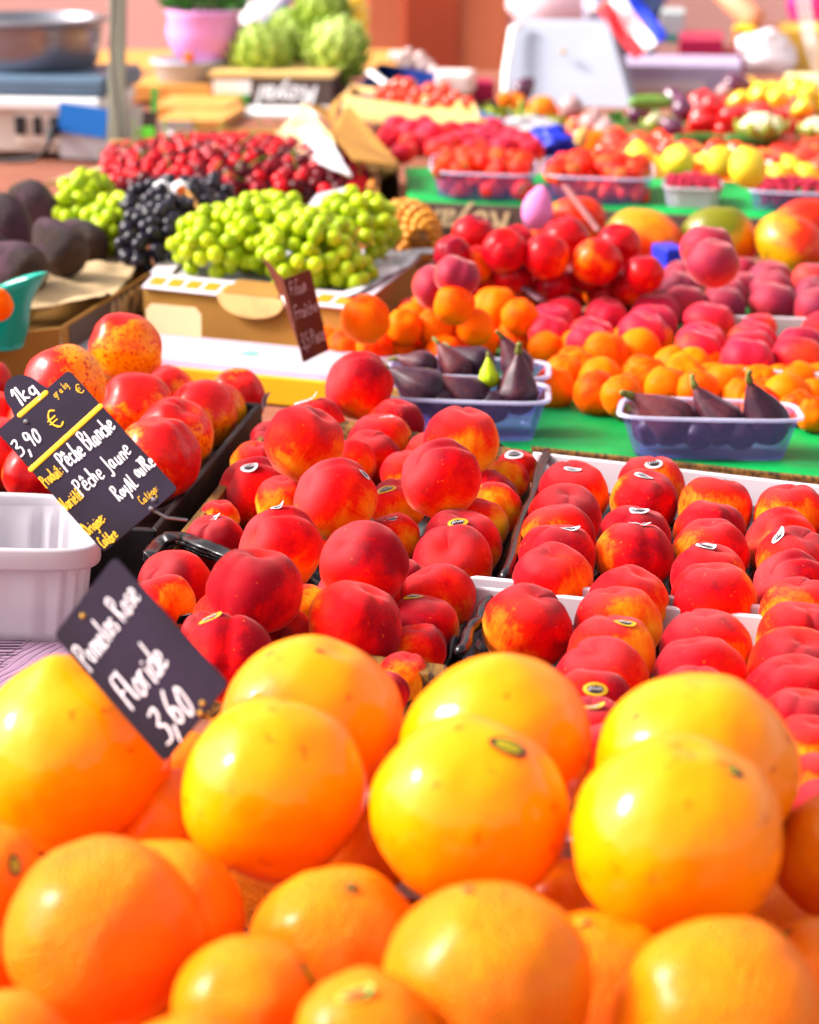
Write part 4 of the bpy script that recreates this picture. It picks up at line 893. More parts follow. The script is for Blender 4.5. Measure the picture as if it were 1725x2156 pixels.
q = [ing(.40, -.012, zt + .004), ing(.655, -.012, zt + .004), ing(.65, .22, zt + .004), ing(.41, .22, zt + .004)]; mb = MB(); mb.hexa(q, [p + Vector((0, 0, .003)) for p in q]); under(rt_, mb, 'flap', M['card'])
gc_ = [ing(.04, .12), ing(.96, .12), ing(1.06, 1.15), ing(.0, 1.2)]
sheet('lining_paper', 'white wrapping paper lining the grape tray', 'paper', gc_, lambda x, y, u, v: Z0 + .012 + .010 * noise.noise(Vector((x * 16, y * 16, 4))) + (.014 * (u - .85) / .15 if u > .85 else 0), M['paper'], 50, 40)
# avocado tray (left)
at_ = [P(-200, 730, .01), P(128, 690, .01), P(345, 556, .01), P(30, 500, .01)]
ra_ = crate('avocado_tray', 'brown cardboard tray with black lettering carrying the avocados', 'tray', at_, .01, .068, .005, M['card'])
a0, a1 = at_[1], at_[2]; ex_ = (a1 - a0).normalized(); mb = MB()
q = [a0 + ex_ * .03, a0 + ex_ * .46]; nn_ = Vector((ex_.y, -ex_.x, 0))
mb.hexa([q[0] + nn_ * .0005 + Vector((0, 0, -.05)), q[1] + nn_ * .0005 + Vector((0, 0, -.05)), q[1] + nn_ * .0015 + Vector((0, 0, -.05)), q[0] + nn_ * .0015 + Vector((0, 0, -.05))], [q[0] + nn_ * .0005 + Vector((0, 0, -.004)), q[1] + nn_ * .0005 + Vector((0, 0, -.004)), q[1] + nn_ * .0015 + Vector((0, 0, -.004)), q[0] + nn_ * .0015 + Vector((0, 0, -.004))])
under(ra_, mb, 'printed_band', M['carddark'])
def text_mesh(txt, size, shear=.2, ext=.0004):
    cu = bpy.data.curves.new('lettering', 'FONT'); cu.body = txt; cu.size = size; cu.shear = shear; cu.extrude = ext; cu.align_x = 'CENTER'; cu.align_y = 'CENTER'; cu.offset = size * .02
    o = bpy.data.objects.new('tmp', cu); COL.objects.link(o); dg = bpy.context.evaluated_depsgraph_get(); me = bpy.data.meshes.new_from_object(o.evaluated_get(dg)); bpy.data.objects.remove(o); return me
def lettering(root, txt, size, center, ex, up, mat, shear=.2, name='lettering'):
    me = text_mesh(txt, size, shear); me.materials.clear(); me.materials.append(mat); ex = ex.normalized(); n = ex.cross(up).normalized(); up = n.cross(ex).normalized()
    m = Matrix((ex, up, n)).transposed().to_4x4(); m.translation = center - root.location
    me.transform(m); return link(name, me, root)
lettering(ra_, 'AMOR', .052, a0 + ex_ * .26 + nn_ * .0022 + Vector((0, 0, -.028)), ex_, Vector((0, 0, 1)), M['creamcard'], .25)
sheet('kraft_paper', 'crumpled beige paper under the avocados', 'paper', [P(-150, 690, .0), P(215, 655, .0), P(330, 545, .0), P(60, 520, .0)], lambda x, y, u, v: Z0 + .012 + .016 * noise.noise(Vector((x * 11, y * 11, 4))) + .006 * noise.noise(Vector((x * 30, y * 30, 2))), M['beigepaper'], 50, 40)
# white and cream cardboard flap behind the avocados
mb = MB(); q = [P(95, 398, .02), P(215, 372, .02), P(262, 352, .02), P(150, 380, .02)]; mb.hexa(q, [p + Vector((0, 0, .012)) for p in q]); tag(mb.build('card_edge', M['creamcard'], None, q[0], bevel=.001), 'cream cardboard edge showing behind the avocados', 'cardboard')
# ================================================================== avocados
for (x, y, r, t, ax, lab) in [(62, 432, 50, 3.55, (.75, -.2, -.35), 'large avocado at the top of the heap by the left edge'), (5, 465, 55, 3.40, (.5, -.3, -.6), 'avocado cut by the left edge, second from the top'), (132, 528, 52, 3.28, (-.65, .2, .7), 'dark avocado leaning left with its thick end toward the nectarines'),
        (182, 515, 44, 3.42, (-.7, .2, .6), 'avocado at the right end of the heap, half behind another'), (25, 512, 40, 3.40, (-.6, .3, .5), 'reddish avocado deep in the gap between the left ones'), (42, 568, 56, 3.20, (-.85, .1, .35), 'purple sheened avocado above the teal bag'), (-25, 540, 50, 3.3, (-.6, .3, .5), 'avocado barely in view at the left edge')]:
    p = Q(x, y, t); fruit('avocado', 'avocado', lab, 'avocado', p, r * 1.08 * t / F, rot_to(ax, rnd.uniform(0, 6)), 'avocados in the left tray')
# teal bag with an orange thing in it
mb = MB(); base = Q(-12, 656, 2.92); vs = []; nu, nv = 28, 12
for j in range(nv + 1):
    for i in range(nu):
        a = 2 * pi * i / nu; f_ = j / nv; rr_ = (.034 + .018 * f_) * (1 + .12 * noise.noise(Vector((cos(a) * 2, sin(a) * 2, f_ * 2)))) * (1 + .28 * f_ ** 3 * max(0, cos(a - .1)) ** 3)
        vs.append(base + Vector((rr_ * cos(a) * 1.0, rr_ * sin(a) * .8, -.045 + .078 * f_ + .016 * f_ ** 4 * cos(a) - .012 * f_ * (1 - cos(a + .3)) * .5)))
mb.add(vs, [(j * nu + i, j * nu + (i + 1) % nu, (j + 1) * nu + (i + 1) % nu, (j + 1) * nu + i) for j in range(nv) for i in range(nu)] + [tuple(range(nu))])
o = mb.build('plastic_bag', M['teal'], None, base, True); s = o.modifiers.new('t', 'SOLIDIFY'); s.thickness = .0015; tag(o, 'shiny teal plastic bag standing open at the left edge', 'bag')
o = fruit('apricot', 'orange', 'orange fruit showing in front of the teal bag at the left edge', 'orange', Q(-8, 642, 2.80), .020, rot_to((0, 0, 1)), None)

# ================================================================== grapes: each bunch > stem + berries
def bunch(label, c, ax1, ax2, ax3, rb, k, n, group, mat_stem='stem', sd=0):
    """ellipsoidal bunch round c with half-axes ax1..3 (world vectors)"""
    root = empty('grape_bunch', c - Vector((0, 0, ax3.length))); tag(root, label, 'grapes', group); R_ = random.Random(sd); pts = []; tries = 0
    while len(pts) < n and tries < 9000:
        tries += 1; th = math.acos(R_.uniform(-.75, 1)); ph = R_.uniform(0, 2 * pi); s = R_.choice([1.0, 1.0, 1.05, .82])
        p = c + (ax1 * sin(th) * cos(ph) + ax2 * sin(th) * sin(ph) + ax3 * cos(th)) * s * (1 + .12 * noise.noise(Vector((th * 2, ph * 2, sd))))
        if p.y > c.y + ax2.length * .55 and p.z < c.z: continue
        if all((p - q).length > rb * 1.62 for q in pts): pts.append(p)
    for p in pts:
        q = rot_to((R_.uniform(-1, 1), R_.uniform(-1, 1), R_.uniform(-1, 1) + .01), 0)
        link('berry', KIND[k][R_.randrange(2)], root, p - root.location, q, rb * R_.uniform(.9, 1.12))
    mb = MB(); e = ax1 if ax1.length > ax2.length else ax2
    mb.tube([c - e * .8, c + ax3 * .1, c + e * .8 + ax3 * .2], [.003, .004, .003], 6)
    for i in range(8):
        a = c + e * (-.7 + .2 * i); mb.tube([a, a + Vector((R_.uniform(-.02, .02), R_.uniform(-.03, .01), .6 * ax3.length))], .0014, 5)
    if 'peduncle' in label: pass
    under(root, mb, 'stem', M[mat_stem]); return root
def ell(x, y, z, rx, d, h): c = P(x, y, z); m = depth(c) / F; return c, Vector((rx * m, -.25 * rx * m, 0)), Vector((.2 * d, d, 0)), Vector((0, 0, h))
gg = 'green grape bunches heaped on the white paper'
for i, (x, y, z, rx, d, h, n, lab) in enumerate([(470, 508, .055, 92, .085, .042, 72, 'green grape bunch at the left end of the right heap, overhanging the tray rim'), (560, 490, .065, 95, .095, .050, 80, 'tallest green grape bunch in the middle of the right heap'), (650, 530, .055, 92, .085, .048, 76, 'green grape bunch behind the small brown price board'),
        (745, 478, .062, 78, .09, .045, 66, 'green grape bunch at the right end of the heap, next to the pineapple'), (718, 577, .030, 62, .045, .020, 26, 'small green grape sprig trailing onto the white paper by the brown price board')]):
    c, a1, a2, a3 = ell(x, y, z, rx, d, h); bunch(lab, c, a1, a2, a3, .0110, 'berry_green', int(n * 1.1), gg, 'greenstem', i)
c, a1, a2, a3 = ell(175, 440, .055, 44, .09, .05); bunch('green grape bunch between the avocados and the black grapes, upper one', c, a1, a2, a3, .0115, 'berry_green', 60, gg, 'greenstem', 9)
c, a1, a2, a3 = ell(245, 478, .045, 56, .07, .04); bunch('green grape bunch between the avocados and the black grapes, lower one', c, a1, a2, a3, .0115, 'berry_green', 56, gg, 'greenstem', 10)
for i, (x, y, z, rx, d, h, n, lab) in enumerate([(325, 505, .040, 62, .085, .045, 85, 'black grape bunch hanging down in front, between the green ones'), (350, 445, .065, 82, .10, .045, 95, 'black grape bunch under the small white tag'), (432, 425, .06, 45, .08, .035, 40, 'black grape bunch at the back, next to the cherries')]):
    c, a1, a2, a3 = ell(x, y, z, rx, d, h); bunch(lab, c, a1, a2, a3, .0100, 'berry_black', n, 'black grape bunches beside the green ones', 'stem', 20 + i)
o = mb = MB(); a, b = Q(388, 395, 3.50), Q(425, 470, 3.45); mb.tube([a, a.lerp(b, .5) + Vector((.004, 0, .004)), b], [.004, .004, .005], 7); tag(mb.build('grape_stalk', simple('brown_grape_stalk', (.35, .16, .03), .7), None, a, True), 'bare brown grape stalk sticking out above the black grapes', 'stalk')
r = empty('paper_tag', Q(360, 402, 3.50)); tag(r, 'small white tag with an orange patch on the black grapes', 'tag'); mb = MB()
for dx in (-.014, .014):
    mb.tube([r.location + Vector((dx - .008, 0, .001)), r.location + Vector((dx, -.002, .004)), r.location + Vector((dx + .010, .0, .0))], [.011, .013, .011], 12, flat=((0, -1, .3), .35))
under(r, mb, 'tag_paper', M['white'], True); mb = MB(); mb.box(r.location + Vector((.016, -.009, .002)), (.014, .002, .012), Matrix.Rotation(-.5, 3, 'Y')); under(r, mb, 'orange_patch', simple('tag_orange', (.8, .15, .02), .5))

# ================================================================== scattered small fruit
def scatter(k, name, cat, label, group, quad, n, R_, zf, sep=1.7, extra=None, tilt=3.1, sd=0, var=.08, layers=1, axf=None, tries=12000):
    rr = random.Random(sd); pts = []; t = 0; out = []
    while len(pts) < n and t < tries:
        t += 1; u, v = rr.random(), rr.random()
        p = (quad[0] * (1 - u) + quad[1] * u) * (1 - v) + (quad[3] * (1 - u) + quad[2] * u) * v
        p = Vector((p.x, p.y, Z0 + zf(u, v) - (rr.randrange(layers) * R_ * 1.5)))
        if all((p - q).length > R_ * sep for q in pts): pts.append(p)
    for i, p in enumerate(pts):
        a = axf(rr) if axf else Vector((sin(tilt * rr.random()) * rr.uniform(-1, 1), rr.uniform(-1, 1) * tilt / 3, rr.uniform(-.3, 1) + .01))
        o = link(name, KIND[k][rr.randrange(len(KIND[k]))], None, p, rot_to(a, rr.uniform(0, 6)), R_ * rr.uniform(1 - var, 1 + var)); tag(o, label if isinstance(label, str) else label(i), cat, group)
        if extra and (not isinstance(extra[-1], float) or rr.random() < extra[-1]): link(extra[0], extra[1], o)
        out.append(o)
    return out
def dome(h, z0, p=1.0): return lambda u, v: z0 + h * (sin(pi * min(1, max(0, u))) ** p * sin(pi * min(1, max(0, v))) ** p)
ck = [P(212, 425, .0), P(772, 418, .0), P(745, 335, .0), P(240, 322, .0)]
def CZ(u, v): return .004 + .062 * sin(pi * (.10 + .80 * u)) ** .7 * sin(pi * min(1, v * .95 + .05)) ** .8
scatter('cherry', 'cherry', 'cherry', 'dark red cherry in the big heap behind the grapes', 'cherries heaped behind the grapes', ck, 290, .0146, CZ, 1.66, ('stalk', STALK_CHERRY, .2), sd=3, layers=1, tries=40000)
sheet('dark_underlay', 'added dark sheet under the cherries, standing in for shade between them', 'liner', ck, lambda x, y, u, v: Z0 + CZ(u, v) - .013, simple('cherry_gap_shade', (.05, .004, .008), .7), 40, 30)  # dark red sheet added below the heap, its colour gives the gaps their shade
crate('fruit_crate', 'orange-brown wooden crate holding the cherries', 'crate', [P(205, 432, .0), P(800, 452, .0), P(792, 318, .0), P(235, 305, .0)], .01, .07, .009, M['orangewood'])
crate('fruit_crate', 'dark wooden crate corner standing behind the pineapple', 'crate', [P(802, 470, .01), P(850, 474, .01), P(838, 345, .01), P(798, 340, .01)], .012, .07, .007, M['wood'])
mb = MB(); q = [Q(640, 445, 3.72), Q(705, 420, 3.74), Q(745, 392, 3.84), Q(668, 410, 3.86)]; mb.hexa([p - Vector((0, 0, .0)) for p in q], [p + Vector((0, -.001, .0015)) for p in q]); tag(mb.build('paper_slip', M['paper'], None, q[0]), 'white slip of paper between the cherries and the green grapes', 'paper')

# pineapple
c = Q(856, 492, 3.62); r = empty('pineapple', c - Vector((0, 0, .05))); tag(r, 'orange-brown pineapple lying on its side right of the green grapes', 'pineapple')
q = rot_to((-.35, .93, .05)); body = link('fruit_body', revolve('pineapple_body', lambda th, ph: (sin(th) * cos(ph), sin(th) * sin(ph), cos(th) * 1.35), M['pineapple'], 40, 30), r, c - r.location, q, .049)
mb = MB()
for i in range(15):
    for j in range(11):
        th = .35 + i * .165; ph = 2 * pi * (j + .5 * (i % 2)) / 11
        if th > 2.8: continue
        p = q @ Vector((sin(th) * cos(ph), sin(th) * sin(ph), cos(th) * 1.35)) * .049 + c; nrm = (p - c).normalized()
        mb.tube([p - nrm * .004, p + nrm * .003, p + nrm * .006], [.0078, .0072, .001], 6)
under(r, mb, 'eyes', M['pineapple'], True)
mb = MB()
for i in range(30):
    a = rnd.uniform(0, 2 * pi); s = rnd.uniform(.4, 1); d = q @ Vector((cos(a) * s * .6, sin(a) * s * .6, 1)).normalized(); p = c + q @ Vector((0, 0, .064))
    mb.tube([p, p + d * .05, p + d * .09 + Vector((0, 0, -.01))], [.006, .005, .0005], 5, flat=((0, 0, 1), .2))
under(r, mb, 'crown', M['leaf'], True)

# ================================================================== mangoes, red nectarines, dark and pink peaches, apricots
def handset(items, kname, name, cat, real, floor, group, desc, place, nrow, tilt=.8, tight=.9, iters=60, zmax=.25, zfun=None, **kw):
    its = [dict(x=a[0], y=a[1], r=a[2], **(a[3] if len(a) > 3 else {})) for a in items]
    if zfun:
        for it in its: it.setdefault('z', zfun(it['x'], it['y']))
    solve(its, real, floor, zmax, iters, tight)
    return peach_set(its, real, floor, desc, place, nrow, kname=kname, name=name, cat=cat, group=group, tilt=tilt, solveit=False, **kw)
ML = ['mango with an orange back and a thin stick leaning over it', 'large green and orange mango behind the red nectarines', 'mango with an orange shoulder behind the dark peach pair', 'red and yellow mango at the right edge', 'mango behind the right edge one, green back showing', 'orange mango low beside the pink net']
for i, (x, y, r, t, ax) in enumerate([(1205, 468, 56, 3.80, (.9, -.2, .2)), (1358, 498, 66, 3.62, (.85, -.2, -.2)), (1516, 492, 64, 3.62, (.9, -.2, -.2)), (1665, 512, 66, 3.55, (.6, -.4, -.35)), (1695, 470, 56, 3.80, (.9, -.2, .2)), (1165, 482, 40, 3.70, (.6, -.3, .4))]):
    p = Q(x, y + 4, t); fruit('mango', 'mango', ML[i], 'mango', p, r * 1.1 * t / F, rot_to(ax, pi + i * 1.3), 'mangoes behind the red nectarines', var=i)
nn = [(996, 498, 45), (1063, 529, 46), (1090, 508, 36), (1150, 541, 48), (1191, 508, 50), (1256, 552, 51), (1302, 516, 46), (952, 534, 38), (1032, 596, 34), (1209, 609, 46), (1130, 610, 36), (1356, 577, 42), (1331, 603, 44), (1310, 629, 44), (1095, 650, 34), (1080, 585, 40), (1270, 620, 40), (900, 640, 34), (870, 660, 34), (1165, 600, 38), (1230, 580, 36), (980, 610, 36), (1000, 560, 40)]
handset(nn, 'red_nectarine', 'nectarine', 'nectarine', .034, -.055, 'red nectarines heaped in front of the mangoes', ['glossy red nectarine', 'dark red nectarine', 'bright red nectarine'], 'the red nectarine heap', 5, zfun=lambda x, y: -.02 + .085 * min(1, max(0, (650 - y) / 120)))
handset([(962, 583, 48, dict(lab='dull purple-red peach behind the topmost apricot', z=.075)), (918, 606, 50, dict(lab='pink-red peach left of the topmost apricot', z=.055)), (1096, 634, 38, dict(lab='dark plum-coloured peach between apricots and red nectarines'))], 'dark_peach', 'peach', 'peach', .036, -.055, 'dark peaches at the back', 'dark peach', 'x', 1)
dk = [(1488, 524, 55, dict(lab='dull purple peach directly behind the highest dark peach', z=.10)), (1502, 554, 53, dict(lab='dark red peach standing highest in the right-hand tray', z=.10)), (1439, 588, 44), (1431, 614, 46), (1441, 642, 46), (1529, 624, 44), (1524, 644, 46), (1622, 592, 46), (1625, 614, 46), (1628, 642, 50), (1712, 594, 45), (1716, 624, 45), (1720, 650, 48), (1562, 572, 34), (1390, 640, 36), (1560, 610, 40)]
for a in dk:
    if len(a) == 3: pass
handset([a if len(a) > 3 else a + (dict(z=-.012 + (.0 if a[1] > 600 else .01)),) for a in dk], 'dark_peach', 'peach', 'peach', .036, -.055, 'dark peaches at the back', ['dull dark peach', 'purple-red peach'], 'the dark peach tray', 4, tilt=.4)
pk = [(1176, 664, 48), (1160, 682, 48), (1156, 702, 46), (1277, 666, 45), (1248, 707, 48), (1240, 722, 46), (1382, 660, 52), (1372, 686, 54), (1356, 702, 54), (1493, 681, 54), (1478, 727, 54), (1470, 738, 50), (1583, 722, 52), (1580, 738, 52), (1573, 758, 56), (1686, 730, 50), (1681, 754, 56), (1740, 700, 50), (1600, 690, 36)]
handset([a + (dict(z=-.016),) for a in pk], 'pink_peach', 'peach', 'peach', .036, -.055, 'pink-red peaches behind the apricots', ['pink-red peach', 'velvety pink peach'], 'the pink peach trays', 4, tilt=.4)
ap = [(770, 672, 44, dict(lab='large orange-red apricot at the left top of the apricots, near the brown price board', z=.03)), (957, 640, 37, dict(lab='topmost apricot, in front of the purple-red peach', z=.045)), (900, 649, 32), (1042, 655, 44), (1095, 668, 34), (918, 690, 36), (888, 727, 34), (838, 705, 38), (972, 729, 43), (1011, 717, 36), (1091, 711, 38), (1150, 736, 33), (1220, 736, 38), (1271, 748, 44), (1346, 737, 40), (1367, 717, 42), (1418, 773, 38), (1454, 778, 40), (1485, 773, 36), (1186, 789, 36), (1263, 799, 40), (1356, 794, 42), (1166, 817, 38), (1258, 830, 44), (1346, 814, 38), (1403, 817, 40), (1439, 794, 38), (1526, 809, 38), (1470, 825, 40), (735, 735, 40), (695, 715, 30), (830, 735, 40), (745, 700, 30), (790, 735, 34), (870, 670, 30), (1000, 690, 34), (1120, 700, 32), (1060, 735, 36), (935, 745, 34), (1300, 770, 36), (1205, 765, 32), (1400, 740, 34), (1320, 720, 30), (1225, 812, 34), (1215, 780, 36), (1130, 770, 34), (1310, 835, 38), (1380, 845, 36), (850, 690, 34), (1180, 755, 34), (1500, 800, 34), (1530, 830, 34), (1560, 835, 34)]
ap = [(a[0], a[1], a[2] * 1.13) + tuple(a[3:]) for i, a in enumerate(ap) if i < 36 or i % 2 == 0]
handset(ap, 'apricot', 'apricot', 'apricot', .0225, -.055, 'apricots spread across the middle of the stall', ['orange apricot', 'smooth orange apricot', 'bright apricot'], 'the apricot heap', 5, tight=.80, iters=25, zfun=lambda x, y: -.030 + (.03 if y < 700 else 0))
ap2 = [(1599, 806, 38), (1681, 801, 40), (1655, 832, 45), (1718, 832, 38), (1712, 872, 36), (1600, 850, 38), (1560, 805, 34), (1640, 800, 32), (1680, 860, 38), (1725, 800, 36), (1610, 830, 34)]
handset(ap2, 'apricot', 'apricot', 'apricot', .0225, -.055, 'apricots spread across the middle of the stall', ['orange apricot', 'bright apricot'], 'the right-edge apricots', 3, tight=.80, iters=25, zfun=lambda x, y: -.030)
# card edges of the trays between them
def strip(label, a, b, z, h, th, mat, name='tray_edge'):
    a, b = P(*a, z), P(*b, z); d = Vector((0, th, 0)); dn = Vector((0, 0, -h)); mb = MB(); mb.hexa([a + dn, b + dn, b + d + dn, a + d + dn], [a, b, b + d, a + d]); tag(mb.build(name, mat, None, a + dn, bevel=.0008), label, 'tray edge')
strip('white cardboard edge between dark and pink peaches', (1535, 666), (1900, 676), -.008, .04, .006, M['whitecard'])
strip('pinkish white cardboard edge behind the right-edge apricots', (1480, 772), (1900, 796), -.014, .035, .006, M['whitecard'])
strip('short white cardboard edge behind the apricots', (1210, 655), (1300, 660), -.014, .03, .006, M['whitecard'])
mb = MB(); q = P(1408, 590, -.03); mb.box(q + Vector((0, 0, .015)), (.035, .06, .075), Matrix.Rotation(.3, 3, 'Z')); tag(mb.build('blue_box', M['blue'], None, q, bevel=.004), 'bright blue plastic box corner between red nectarines and dark peaches', 'box')
def stick(label, a, b, r, mat, ta, tb):
    mb = MB(); p0, p1 = Q(*a, ta), Q(*b, tb); mb.tube([p0, p0.lerp(p1, .5), p1], r, 7, flat=((0, 0, 1), .4)); tag(mb.build('price_stick', mat, None, p1, True), label, 'stick')
stick('purple-brown card stick leaning across the red nectarines', (1035, 555), (1140, 632), .007, simple('purple_brown_plastic', (.12, .04, .06), .5), 3.28, 3.15)
stick('thin purple-brown stick leaning over the mango', (1190, 392), (1260, 485), .006, simple('mauve_brown_plastic', (.28, .10, .10), .5), 3.85, 3.62)
stick('grey price stick standing in the lemons', (1420, 345), (1490, 385), .006, simple('grey_brown_plastic', (.35, .28, .22), .5), 4.2, 4.1)
# pink foam net
c = P(1132, 478, .02); m_ = depth(c) / F
o = link('foam_net', revolve('foam_net', lambda th, ph: (sin(th) * cos(ph) * .8 * (1 - .35 * max(0, cos(th))), sin(th) * sin(ph) * .8 * (1 - .35 * max(0, cos(th))), cos(th) * 1.15), M['pinknet'], 30, 20, .06), None, c + Vector((0, 0, .03)), rot_to((.15, 0, 1)), 42 * m_); tag(o, 'pink foam fruit net standing left of the mangoes', 'fruit net')
# ================================================================== far half of the stall
def gquad(a, b, c, d, z): return [P(*a, z), P(*b, z), P(*c, z), P(*d, z)]
crate('fruit_crate', 'dark printed cardboard crate with cream lettering under the strawberry punnets', 'crate', gquad((862, 424), (1790, 470), (1740, 405), (860, 362), -.0), -.0, .06, .008, M['carddark'], M['greencloth'])
rc = bpy.data.objects['fruit_crate'] if False else [o for o in COL.objects if o.get('label', '').startswith('dark printed cardboard crate with')][0]
a, b = P(862, 424, .0), P(1790, 470, .0); ex_ = (b - a).normalized()
lettering(rc, 'Royal', .062, a + ex_ * .115 + Vector((0, -.0015, -.03)), -ex_, Vector((0, 0, -1)), M['creamcard'], .3)
def gz2(x, y, u, v): return Z0 + .004 + .003 * noise.noise(Vector((x * 18, y * 18, 8))) - (.012 if v < .03 else 0)
sheet('green_cover', 'green plastic sheet under the strawberry punnets at the back', 'table cover', gquad((858, 418), (1800, 464), (1800, 392), (852, 352), .004), gz2, M['greencloth'], 60, 16)

def punnet_px(label, x0, x1, yf, yb, z, h, group=None, sk=.0, m1='clear', m2='clearrim', lean=.12):
    q = [P(x0, yf, z), P(x1, yf + (x1 - x0) * .04, z), P(x1 - 4, yb + (x1 - x0) * .04, z), P(x0 + 4, yb, z)]
    basket(label, q, z, h, M[m1], M[m2], rim=.005, lean=lean, ribs=24, group=group); return q
STR = 'strawberries in the clear punnets'
for i, (x0, x1, yf, yb, lab) in enumerate([(908, 1130, 362, 322, 'clear punnet of strawberries nearest the cardboard flap'), (1143, 1376, 370, 330, 'clear punnet of strawberries left of the lemons')]):
    q = punnet_px(lab, x0, x1, yf, yb, .052, .048, 'clear strawberry punnets')
    c = sum(q, Vector()) / 4; qq = [c + (p - c) * .80 for p in q]
    scatter('strawberry', 'strawberry', 'strawberry', 'red strawberry in the %s' % lab, STR, qq, 20, .0195, lambda u, v: .052 + .012 * sin(pi * u) * sin(pi * v), 1.5, ('calyx', STAR_STRAW, .7), sd=50 + i)
    qq = [c + (p - c) * .80 for p in q]
    scatter('strawberry', 'strawberry', 'strawberry', 'red strawberry in the %s' % lab, STR, qq, 20, .0185, lambda u, v: .022, 1.5, ('calyx', STAR_STRAW, .7), sd=60 + i)
q = punnet_px('small white punnet of raspberries on the green cover', 1398, 1520, 395, 372, .038, .036, None, m1='whitepl', m2='whitepl')
def rasp(n=26):
    mb = MB()
    for i in range(n):
        a = i * 2.4; z = 1 - 2 * (i + .5) / n; r = sqrt(1 - z * z); p = Vector((r * cos(a) * .8, r * sin(a) * .8, z)); mb.tube([p * .8, p * 1.0, p * 1.12], [.26, .27, .12], 6, cap=False)
    return mesh('raspberry', mb.v, mb.f, M['raspberry'])
KIND['raspberry'] = [rasp(), rasp(30)]
c = sum(q, Vector()) / 4
scatter('raspberry', 'raspberry', 'raspberry', 'raspberry in the small white punnet', 'raspberries in the punnets', [c + (p - c) * .85 for p in q], 34, .009, lambda u, v: .038 + .01 * sin(pi * u) * sin(pi * v), 1.7, sd=71)
q = punnet_px('clear punnet of raspberries at the right edge', 1578, 1760, 402, 375, .038, .036, None)
c = sum(q, Vector()) / 4
scatter('raspberry', 'raspberry', 'raspberry', 'raspberry in the clear punnet at the right edge', 'raspberries in the punnets', [c + (p - c) * .85 for p in q], 44, .009, lambda u, v: .036 + .012 * sin(pi * u) * sin(pi * v), 1.7, sd=72)
scatter('raspberry', 'raspberry', 'raspberry', 'raspberry in the clear punnet at the right edge', 'raspberries in the punnets', [c + (p - c) * .75 for p in q], 30, .009, lambda u, v: .018, 1.7, sd=73)

# peaches and nectarines in a heap behind the strawberries
pf = [(835, 262, 22), (862, 275, 24), (905, 285, 28), (880, 305, 26), (850, 322, 24), (948, 280, 24), (925, 315, 26), (975, 300, 28), (1025, 295, 30), (1060, 310, 26), (1000, 318, 26), (1078, 292, 24), (1105, 300, 22), (868, 300, 22), (945, 305, 24), (1040, 272, 22), (820, 290, 22), (1120, 315, 22), (890, 262, 20), (990, 275, 22)]
pf = [(a[0], a[1], a[2] * 1.18) for a in pf]
handset(pf, 'pink_peach', 'peach', 'peach', .030, -.03, 'peaches in the back heap between the cardboard flap and the strawberries', ['pink peach', 'pale red peach'], 'the back peach heap', 4, zfun=lambda x, y: .0 + .05 * min(1, max(0, (330 - y) / 70)))
for k_, (x, y, r, t, lab) in enumerate([(905, 282, 27, 5.0, 'yellow-orange peach in the back heap behind the cardboard flap')]):
    fruit('apricot', 'peach', lab, 'peach', Q(x, y, t), r * t / F, rot_to((0, 0, 1)), None)

# lemons, tomatoes, right back
lm = [(1346, 338, 32), (1428, 340, 34), (1521, 343, 33), (1575, 353, 38), (1660, 359, 30), (1405, 378, 26), (1318, 340, 24), (1480, 352, 26), (1640, 372, 26), (1700, 372, 26), (1470, 330, 22), (1612, 342, 24), (1545, 372, 24), (1380, 352, 24), (1392, 400, 20)]
handset(lm, 'lemon', 'lemon', 'lemon', .029, -.055, 'yellow lemons behind the raspberries', ['yellow lemon', 'bright lemon'], 'the lemons', 3, tilt=1.3)
ms = [(1490, 385, 22), (1520, 378, 24), (1560, 388, 24), (1600, 392, 24), (1450, 360, 22), (1500, 362, 22), (1640, 395, 22), (1590, 375, 22), (1680, 390, 22), (1715, 395, 22), (1535, 400, 20)]
handset(ms, 'apricot', 'apricot', 'apricot', .022, -.055, 'orange fruit between lemons and raspberries', ['orange fruit', 'small orange fruit'], 'the band below the lemons', 2)
tm = [(1292, 294, 32), (1352, 302, 29), (1398, 294, 27), (1513, 302, 28), (1670, 312, 30), (1714, 328, 28), (1320, 318, 24), (1460, 326, 24), (1560, 326, 24), (1500, 330, 20), (1610, 330, 22), (1272, 318, 22), (1375, 322, 24), (1640, 335, 20), (1430, 322, 18)]
its = [dict(x=a[0], y=a[1], r=a[2]) for a in tm]; solve(its, .034, -.055, .2, 40, .88); rw = rows(its, 2)
for it in its:
    r_, j = rw[id(it)]; fruit('tomato', 'tomato', 'red-orange tomato, %s from left in the %s row of tomatoes' % (ORD[j], ['front', 'back'][r_]), 'tomato', it['p'], it['R'], rot_to((rnd.uniform(-.5, .5), rnd.uniform(-.5, .3), 1)), 'tomatoes behind the lemons', extra=('calyx', STAR_TOM))
def one(k, name, cat, lab, x, y, r, z, ax=(0, 0, 1), sc_=None, group=None, extra=None, spin=0):
    p = P(x, y, z); m = depth(p) / F; o = fruit(k, name, lab, cat, p, r * m, rot_to(ax, spin), group, extra=extra)
    if sc_: o.scale = Vector(sc_) * (r * m)
    return o
